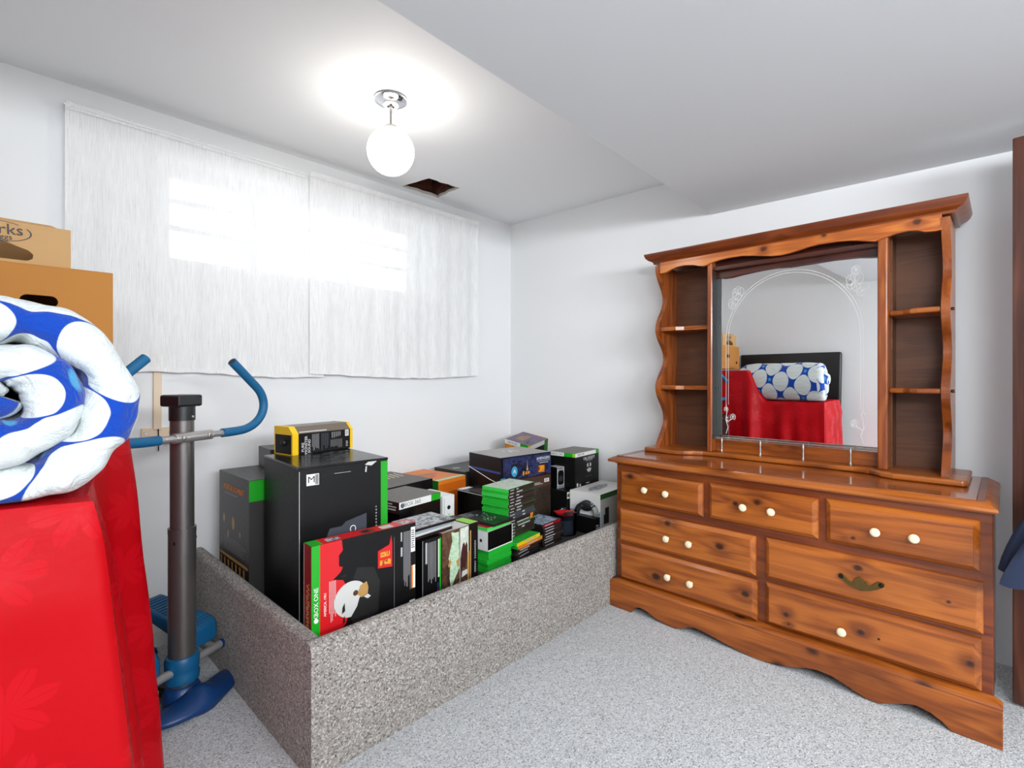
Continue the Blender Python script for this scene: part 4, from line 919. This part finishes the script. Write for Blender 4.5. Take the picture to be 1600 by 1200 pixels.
# X support cases
zl = ZF
for i in range(5):
    game_case(-1.25 + .006 * math.sin(i * 2.2), -1.045 + .004 * math.sin(i * 1.5), zl, 6 + 2.2 * math.sin(i * 2.6), .18, .15, .0208, M['case'], 'bare green game case, %s of the stack under the console box' % ORD[4 - i], 'green cases under the console box'); zl += .0213
game_case(-1.25, -1.04, .4975, 6, .175, .15, .0145, M['case2'], 'pale green case with a red cover lying on the low console box', None, None, None, M['darkred'])
sb_ = game_case(-1.215, -1.045, .5125, 4, .150, .245, .013, M['casedark'], 'flat black steel case with silver scratch art, on the low console box', None, None, None, plain('black steel print', S(30, 32, 34), .2))
sm = MB(); rnd = random.Random(11)
for i in range(26):
    x = .03 + .08 * rnd.random(); y = .05 + .13 * rnd.random(); l = .01 + .03 * rnd.random(); a = .9 + .5 * rnd.random() * (1 if rnd.random() > .3 else -2)
    sm.add([(x, y, .0138), (x + l * math.cos(a), y + l * math.sin(a), .0138), (x + l * math.cos(a) + .003, y + l * math.sin(a), .0138), (x + .003, y - .001, .0138)], [(0, 1, 2, 3)])
sm.build('scratch_art', M['silver'], sb_, fix=False)
# Y4 slim dark cases on the row
for i in range(4):
    game_case(-1.725 + .004 * i, -1.118 + .003 * math.sin(i * 2), ZF + .2830 + i * .0108, 4 + 2 * math.sin(i * 1.4), .212, .165, .0102, M['casedark'] if i != 2 else m_case('pale blue case', S(150, 164, 172)),
              ['slim black case lowest of the four on the upright row', 'slim black case second lowest on the upright row', 'slim pale blue case third from below on the upright row', 'slim black case with grey cover art, topmost on the upright row'][i], 'slim cases lying on the upright boxes', M['palecard'] if i == 1 else None, None, M['artgrey'] if i == 3 else None)
# clear tub with red contents
tb = thing('plastic_tub', 'clear plastic tub with a red-printed lid, beside the dark stack of cases', 'tub', (-.505, -.925, ZF))
MB().lathe([(.066, .0), (.069, .003), (.071, .125), (.073, .128), (.073, .134), (.0705, .134), (.069, .125), (.067, .006), (.001, .006)], 32).build('tub_wall', M['clear'], tb, smooth=40)
MB().lathe([(.001, .004), (.062, .004), (.064, .09), (.001, .092)], 24).build('dark_contents', M['slate'], tb, smooth=40)
MB().lathe([(.001, .118), (.066, .118), (.067, .122), (.001, .123)], 28).build('lid', M['red'], tb, smooth=40)
MB().add([(-.05, -.045, .1236), (.03, -.055, .1236), (.05, -.02, .1236), (.0, .0, .1236), (-.04, -.01, .1236)], [(0, 1, 2, 3, 4)]).build('lid_print', M['ink'], tb, fix=False)
# small box and controller
Qb = GB('game_box', 'low black box in front of the white console box, holding the controller', 'game box', -.426, -1.085, ZF, 0, .052, .16, .098, M['black']); Qb.lines(M['silver'], 'front', .2, .3, .9, .6, 2)
ct = thing('game_controller', 'black game controller with grey grips, propped by the white console box', 'controller', (-.402, -1.01, ZF + .0985))
ct.rotation_euler = (0, 0, math.radians(-72))
cl_ = []
for i in range(13):
    x = -.062 + .124 * i / 12; r = .026 + .008 * math.cos(x * 50); e = max(.25, math.sqrt(max(0, 1 - (x / .064) ** 2)))
    cl_.append([(x, .014 * e * math.cos(2 * PI * k / 14), .062 + .012 * (1 - e) * -1 + r * e * math.sin(2 * PI * k / 14)) for k in range(14)])
MB().loft(cl_).build('controller_body', M['blackplastic'], ct, smooth=60)
for s in (-1, 1):
    MB().tube([(s * .045, 0, .055), (s * .056, -.004, .035), (s * .054, -.006, .016), (s * .048, -.006, .006)], [.017, .017, .013, .006], 12).build('grip', plain('grey grip', S(150, 150, 146), .5) if s > 0 else M['blackplastic'], ct, smooth=60)
    MB().lathe([(.001, -.020), (.009, -.019), (.008, -.014), (.005, -.01)], 12, (s * .026, 0, .066 + .006 * s), 'y').build('thumbstick', M['char'], ct, smooth=50)
for k in range(4): MB().lathe([(.001, -.017), (.004, -.0165), (.004, -.01)], 10, (.034 + .009 * math.cos(k * PI / 2), 0, .074 + .009 * math.sin(k * PI / 2)), 'y').build('button', M['silver'], ct)

# ------------------------------------------------------------------ STEPPER
st = thing('stepper_machine', 'blue and grey stair stepper with a central column and curved handlebars', 'exercise machine', (-2.366, -.545, 0), math.atan2(.446, .895))
# local x = bar direction, local y = towards the wall
MB().tube([(0, 0, .05), (0, 0, .655)], .0455, 28).build('lower_column', M['gunmetal'], st, smooth=60)
MB().tube([(0, 0, .64), (0, 0, .66)], .0462, 28).build('column_joint', M['gunmetal'], st, smooth=60)
MB().tube([(0, 0, .655), (.002, .003, 1.085)], .0395, 28).build('upper_column', M['gunmetal'], st, smooth=60)
for s in (-1, 1): MB().lathe([(.001, .006), (.006, .005), (.008, 0)], 12, (s * .044, -.01, .61), 'x').build('column_bolt', M['darkmetal'], st, smooth=40)
MB().lathe([(.046, .082), (.056, .088), (.058, .11), (.054, .12), (.056, .135), (.058, .165), (.052, .180), (.046, .182)], 28).build('collar', M['stepblue2'], st, smooth=40)
bs = []
for i in range(21):
    u = -1 + 2 * i / 20; x = .185 * u; y = -.045 - .045 * (1 - u * u); e = max(.22, math.sqrt(max(0, 1 - u ** 4)))
    bs.append([(x + 0, y + .062 * e * math.cos(2 * PI * k / 16), .026 + (.025 + .03 * math.exp(-(u * 4) ** 2)) * e * math.sin(2 * PI * k / 16)) for k in range(16)])
MB().loft(bs).build('foot_base', M['navyplastic'], st, smooth=60)
MB().lathe([(.001, .02), (.066, .02), (.062, .05), (.052, .07), (.046, .075)], 28, (0, 0, 0)).build('foot_hub', M['navyplastic'], st, smooth=50)
box('rear_beam', M['darkmetal'], st, -.035, .04, .02, .035, .40, .06, bevel=.006)
MB().tube([(-.2, .40, .022), (.2, .40, .022)], .02, 14).build('rear_foot', M['navyplastic'], st, smooth=60)
for s in (-1, 1):
    MB().tube([(s * .05, -.005, .135), (s * .165, -.005, .137)], .0155, 16).build('axle', M['silvertube'], st, smooth=60)
    MB().lathe([(.017, 0), (.018, .004), (.016, .014), (.008, .019), (.001, .02)], 16, (s * .163, -.005, .137), 'x', sx=1).build('axle_cap', M['navyplastic'], st, smooth=40) if s > 0 else MB().lathe([(.017, 0), (.018, -.004), (.016, -.014), (.008, -.019), (.001, -.02)], 16, (s * .163, -.005, .137), 'x').build('axle_cap', M['navyplastic'], st, smooth=40)
    pz = .0 if s > 0 else -.03
    MB().tube([(s * .135, .0, .14), (s * .135, .16, .185 + pz), (s * .135, .26, .20 + pz)], .013, 12).build('pedal_arm', M['silvertube'], st, smooth=60)
    MB().tube([(s * .08, .05, .05), (s * .11, .14, .165 + pz)], .016, 14).build('hydraulic_piston', M['blackplastic'], st, smooth=60)
    MB().lathe([(.001, 0), (.011, .002), (.013, .01), (.013, .02), (.001, .022)], 14, (s * .085, .03, .06), 'z').build('adjuster_knob', M['white'], st, smooth=40)
    # pedal: rounded tray with ribs, far end raised
    pd = []
    for j in range(9):
        v = j / 8; y = -.005 + .30 * v; wv = .056 + .016 * (1 - v) if j not in (0, 8) else .050; zc = .205 + .085 * v + pz
        hv = .024 + .012 * (1 - v)
        pd.append([((.100 if s > 0 else -.138) + wv * c, y, zc + hv * d_) for c, d_ in ((-1, -.5), (-.85, -1), (.85, -1), (1, -.5), (1, .5), (.9, 1), (-.9, 1), (-1, .5))])
    p_ = MB().loft(pd).build('pedal', M['stepblue2'], st, bevel=.008, bseg=3, smooth=60)
    rb = MB()
    for j in range(16):
        v = .10 + .82 * j / 15; y = -.005 + .30 * v; z = .205 + .085 * v + pz + (.024 + .012 * (1 - v)); wv = .040 + .012 * (1 - v)
        px_ = .100 if s > 0 else -.138; rb.box(px_ - wv, y - .003, z - .001, px_ + wv, y + .003, z + .0025)
    rb.build('tread_ribs', M['stepblue2'], p_)
MB().lathe([(.001, 1.062), (.043, 1.062), (.043, 1.115), (.001, 1.116)], 28).build('column_cap', M['blackplastic'], st, smooth=40)
box('console', M['blackplastic'], st, -.050, -.045, 1.114, .050, .052, 1.158, bevel=.008, bseg=3)
box('console_neck', M['darkmetal'], st, -.03, -.02, 1.110, .03, .02, 1.122)
MB().lathe([(.001, -.006), (.005, -.005), (.006, 0)], 12, (.006, -.042, 1.075), 'y').build('cap_screw', M['nickel'], st, smooth=40)
zb_ = 1.002
MB().tube([(-.15, -.052, zb_), (.15, -.052, zb_)], .0125, 16).build('handle_bar', M['silvertube'], st, smooth=60)
MB().tube([(-.078, -.052, zb_), (.078, -.052, zb_)], .0185, 20).build('bar_clamp', M['silvertube'], st, smooth=60)
for x in (-.052, .055): MB().lathe([(.001, -.006), (.008, -.005), (.009, .004)], 12, (x, -.069, zb_), 'y').build('clamp_bolt', M['nickel'], st, smooth=40)
gp = [(.130, 1.002), (.20, 1.003), (.25, 1.008), (.295, 1.025), (.328, 1.053), (.345, 1.090), (.342, 1.128), (.322, 1.165), (.28, 1.203), (.23, 1.245), (.178, 1.288)]
def smooth_path(p, n=5):
    out = []
    for i in range(len(p) - 1):
        p0 = p[max(i - 1, 0)]; p1 = p[i]; p2 = p[i + 1]; p3 = p[min(i + 2, len(p) - 1)]
        for k in range(n):
            t = k / n
            out.append(tuple(.5 * (2 * b + (c - a) * t + (2 * a - 5 * b + 4 * c - d) * t * t + (3 * b - a - 3 * c + d) * t ** 3) for a, b, c, d in zip(p0, p1, p2, p3)))
    return out + [p[-1]]
for s in (-1, 1):
    pts = [(s * b, -.052, z) for b, z in smooth_path(gp)]
    MB().tube(pts, .0175, 18).build('hand_grip', M['stepblue'], st, smooth=60)
    e0, e1 = Vector(pts[-2]), Vector(pts[-1]); d_ = (e1 - e0).normalized()
    MB().tube([e1 - d_ * .001, e1 + d_ * .0012], .0125, 16).build('grip_hole', M['ink'], st)

# ------------------------------------------------------------------ RED CLOTH over a heap
cloth = thing('red_tablecloth', 'shiny red damask cloth draped to the floor over a table beside the camera', 'tablecloth', (0, 0, 0))
def ztop(y): return 1.005 + .30 * sstep(-1.08, -.90, y)
def xedge(y): return -2.744 + .035 * sstep(-1.50, -1.25, y) + .085 * sstep(-1.15, -.92, y)
def fold(y): return math.sin(y * 26 + 1.0) + .7 * math.sin(y * 47 + 2.2) + .4 * noise.noise(Vector((y * 9, 0, 3)))
Y0c, Y1c = -1.560, -.38
ny, nr, nt = 110, 34, 16
V = []; F = []
rows = nt + nr
for i in range(ny + 1):
    y = Y0c + (Y1c - Y0c) * i / ny; zt2 = ztop(y); xe = xedge(y)
    for j in range(rows + 1):
        if j < nt:
            u = j / nt; x = -3.30 + (xe - (-3.30)) * u; z = zt2 + .006 * noise.noise(Vector((x * 5, y * 5, 0))) - .01 * u ** 6
            V.append((x, y, z))
        else:
            u = (j - nt) / nr; z = zt2 - .01 - u * (zt2 - .02)
            fl = (.085 + .012 * sstep(-1.1, -.9, y)) * u ** .8 + (.024 * u ** .7) * fold(y + .05 * u) * sstep(-1.56, -1.46, y)
            x = xe + fl + .004 * (1 - (1 - u) ** 8) + .006 * noise.noise(Vector((u * 6, y * 6, 5)))
            V.append((x, y - .03 * u * (1 - sstep(-1.56, -1.4, y)), z))
for i in range(ny):
    for j in range(rows): a = i * (rows + 1) + j; F.append((a, a + 1, a + rows + 2, a + rows + 1))
# front drop (facing the camera), shares the corner column
n0 = len(V); nxf = 60
for i in range(nxf + 1):
    s_ = i / nxf
    for j in range(nr + 1):
        u = j / nr; c = V[nt + j]
        xl = -3.30; x = xl + (c[0] - xl) * s_; z = c[2] if j else 1.0 + .0 * s_
        z = 1.005 - .01 - u * (1.005 - .02)
        y = Y0c - .012 * (1 - (1 - u) ** 10) - .035 * u * (.4 + .6 * math.sin(x * 17 + 2 * u) ** 2) * (1 - s_ ** 8) + (c[1] - Y0c) * s_ ** 8 + .02 * math.exp(-((u - .16 - .12 * (x + 2.9)) / .05) ** 2) * -.5 * (1 - s_ ** 4)
        V.append((x, y, z) if i < nxf else c)
for i in range(nxf):
    for j in range(nr): a = n0 + i * (nr + 1) + j; F.append((a, a + nr + 1, a + nr + 2, a + 1))
# join top to front drop
m0 = len(V)
for j in range(nt): 
    pass
top_row = [j for j in range(nt + 1)]
for j in range(nt):
    xa, xb = V[j][0], V[j + 1][0]
    ia = round((xa + 3.30) / (V[nt][0] + 3.30) * nxf); ib = round((xb + 3.30) / (V[nt][0] + 3.30) * nxf)
    f_ = [j + 1, j] + [n0 + k * (nr + 1) for k in range(ia, ib + 1)]
    F.append(tuple(f_))
cm = MB().add(V, F).build('cloth', M['damask'], cloth, smooth=70, fix=True)
cu_ = cm.data.uv_layers.new(name='UVMap')
for p in cm.data.polygons:
    for li in p.loop_indices:
        vi = cm.data.loops[li].vertex_index; x, y, z = V[vi]
        if vi < n0: cu_.data[li].uv = (y, (x + 3.3) if vi % (rows + 1) < nt else 2 - z)
        else: cu_.data[li].uv = (-1.56 - (-2.74 - x), 2 - z)

# ------------------------------------------------------------------ DUVET ROLL
dv = thing('duvet_roll', 'rolled duvet with white blobs on blue, lying on the red cloth', 'duvet', (-2.868, -1.17, 1.192))
th = .076; turns = 2.3; r0 = -.004; pitch = .072; HL = .375
nphi = 240; loopn = 48
Vd = []; UVv = []; Fd = []
def loop_pts():
    L = []; R = th / 2; n1 = 25; n2 = 9
    for i in range(n1): L.append((R, -(HL - R) + 2 * (HL - R) * i / (n1 - 1)))
    for i in range(1, n2): a = PI / 2 - PI * i / n2; L.append((R * math.sin(a), (HL - R) + R * 1.25 * math.cos(a)))
    for i in range(n1): L.append((-R, (HL - R) - 2 * (HL - R) * i / (n1 - 1)))
    for i in range(1, n2): a = -PI / 2 + PI * i / n2; L.append((R * math.sin(a), -(HL - R) - R * 1.25 * math.cos(a)))
    return L
LP = loop_pts(); loopn = len(LP)
per = [0]
for i in range(loopn): a, b = LP[i], LP[(i + 1) % loopn]; per.append(per[-1] + math.hypot(a[0] - b[0], a[1] - b[1]))
arc = 0; last = None
PHI0 = math.radians(335)
for i in range(nphi + 1):
    u = i / nphi; ph = u * turns * 2 * PI; rc = r0 + pitch * ph / (2 * PI)
    ang = PHI0 - ph
    if last is not None: arc += math.hypot(rc - last[0], rc * (ph - last[1]))
    last = (rc, ph)
    for k, (ro, ax) in enumerate(LP):
        endf = sstep(HL - .16, HL, abs(ax))
        puff = 1 + .10 * noise.noise(Vector((arc * 7, ax * 6, 1.3))) - .28 * endf * (.5 + .5 * math.sin(arc * 58 + 3 * noise.noise(Vector((arc * 5, 0, 0))))) ** 3
        r = rc * (1 - .03 * endf) + ro * puff + .005 * noise.noise(Vector((arc * 14, ax * 10, 7))) + .0045 * abs(noise.noise(Vector((arc * 34, ax * 9, 17)))) + .003 * noise.noise(Vector((arc * 60, ax * 26, 3)))
        axx = ax * (1 + .05 * noise.noise(Vector((arc * 5, 2, 2))) * endf) + (.018 * math.sin(arc * 9) if abs(ax) > HL - .05 else 0) * (1 if ax > 0 else -1) + (-1 if ax < 0 else 1) * .02 * (rc / .15 - .6) * -endf
        r *= 1.13; x = r * math.cos(ang) * 1.03; z = r * math.sin(ang)
        if z < -.182: z = -.182 + (z + .182) * .3
        Vd.append((x, axx, z)); UVv.append((arc, per[k]))
for i in range(nphi):
    for k in range(loopn):
        a = i * loopn + k; b = i * loopn + (k + 1) % loopn; Fd.append((a, b, b + loopn, a + loopn))
Fd.append(tuple(range(loopn - 1, -1, -1))); Fd.append(tuple(range(nphi * loopn, (nphi + 1) * loopn)))
dm = MB().add(Vd, Fd).build('duvet_cover', M['duvet'], dv, smooth=180, fix=True, subsurf=1)
uvl = dm.data.uv_layers.new(name='UVMap')
for p in dm.data.polygons:
    ks = [dm.data.loops[li].vertex_index for li in p.loop_indices]
    wrap = len(ks) == 4 and max(v % loopn for v in ks) == loopn - 1 and min(v % loopn for v in ks) == 0
    for li in p.loop_indices:
        vi = dm.data.loops[li].vertex_index; uu, vv = UVv[vi]
        if wrap and vi % loopn == 0: vv = per[-1]
        uvl.data[li].uv = (uu, vv)

# ------------------------------------------------------------------ CARDBOARD BOXES
def stadium(cx, cz, w, h, n=8):
    r = h / 2; a = w / 2 - r
    return [(cx + a + r * math.cos(-PI / 2 + PI * i / n), cz + r * math.sin(-PI / 2 + PI * i / n)) for i in range(n + 1)] + [(cx - a + r * math.cos(PI / 2 + PI * i / n), cz + r * math.sin(PI / 2 + PI * i / n)) for i in range(n + 1)]
def carton(label, x, y, z, w, d, h, mat, holes, rz):
    t = thing('cardboard_box', label, 'cardboard box', (x, y, z), rz)
    tk = .005
    MB().plate([(-w, 0), (0, 0), (0, h), (-w, h)], holes, tk, lambda u, v, q: (u, q, v)).build('front_side', mat, t, bevel=.001)
    box('back_side', mat, t, -w, d - tk, 0, 0, d, h); box('left_side', mat, t, -w, tk, 0, -w + tk, d - tk, h); box('right_side', mat, t, -tk, tk, 0, 0, d - tk, h)
    box('bottom', mat, t, -w + tk, tk, 0, -tk, d - tk, tk)
    return t
zc = 1.318
b1 = carton('large brown cardboard box with hand holes, lower of the two on the red cloth', -2.592, -.685, zc, .50, .30, .240, M['card2'], [stadium(-.175, .135, .085, .034), stadium(-.42, .07, .04, .03)], math.radians(-3))
for s in (0, 1): box('top_flap', M['card2'], b1, -.5, .005 + s * .145, .240, 0, .15 + s * .145, .244)
b2 = carton('light brown cardboard box with a printed oval logo, stacked on the larger box', -2.692, -.648, zc + .2445, .385, .26, .124, M['card1'], [[(-.28, .012), (-.10, .012), (-.088, .019), (-.086, .032), (-.096, .043), (-.12, .052), (-.145, .062), (-.21, .062), (-.25, .05), (-.28, .036), (-.285, .02)]], math.radians(-2))
MB().loft([[(-.385, .02, .124), (-.02, .02, .124), (-.02, .024, .124), (-.385, .024, .124)], [(-.385, .035, .142), (-.045, .035, .137), (-.045, .039, .137), (-.385, .039, .142)]]).build('top_flap', M['card1'], b2)
text(b2, 'Sparks', M['ink'], (-.165, -.001, .097), (1, 0, .06), (0, 0, 1), .044); text(b2, 'Eggs', M['ink'], (-.150, -.001, .075), (1, 0, .04), (0, 0, 1), .022)
ov = MB(); n = 36
for i in range(n):
    if 2 < i < 5 or 19 < i < 22: continue
    a0, a1 = 2 * PI * i / n, 2 * PI * (i + 1) / n
    q = [(-.165 + r * 1.45 * math.cos(a), .092 + r * .58 * math.sin(a)) for r, a in ((.050, a0), (.050, a1), (.0525, a1), (.0525, a0))]
    ov.add([(u, -.0013, v) for u, v in q], [(0, 1, 2, 3)])
ov.build('logo_oval', M['ink'], b2, fix=False)

# ------------------------------------------------------------------ HEADBOARD leaning on the left wall
hb = thing('headboard', 'black padded headboard leaning against the wall, seen in the mirror', 'headboard', (XW + .085, -1.05, .70))
hb.rotation_euler = (0, math.radians(-4), 0)
MB().box(-.03, -.50, 0, .03, .50, .79).build('padded_panel', M['leather'], hb, bevel=.02, bseg=4, smooth=60)
for y in (-.44, .44): box('leg', M['blackplastic'], hb, -.02, y - .035, -.70, .01, y + .035, .08, bevel=.004)
for y in (-.44, .44):
    for z in (.12, .2): MB().lathe([(.001, .004), (.008, .003), (.009, 0)], 10, (.03, y, z), 'x').build('upholstery_stud', M['nickel'], hb)

flush_texts()
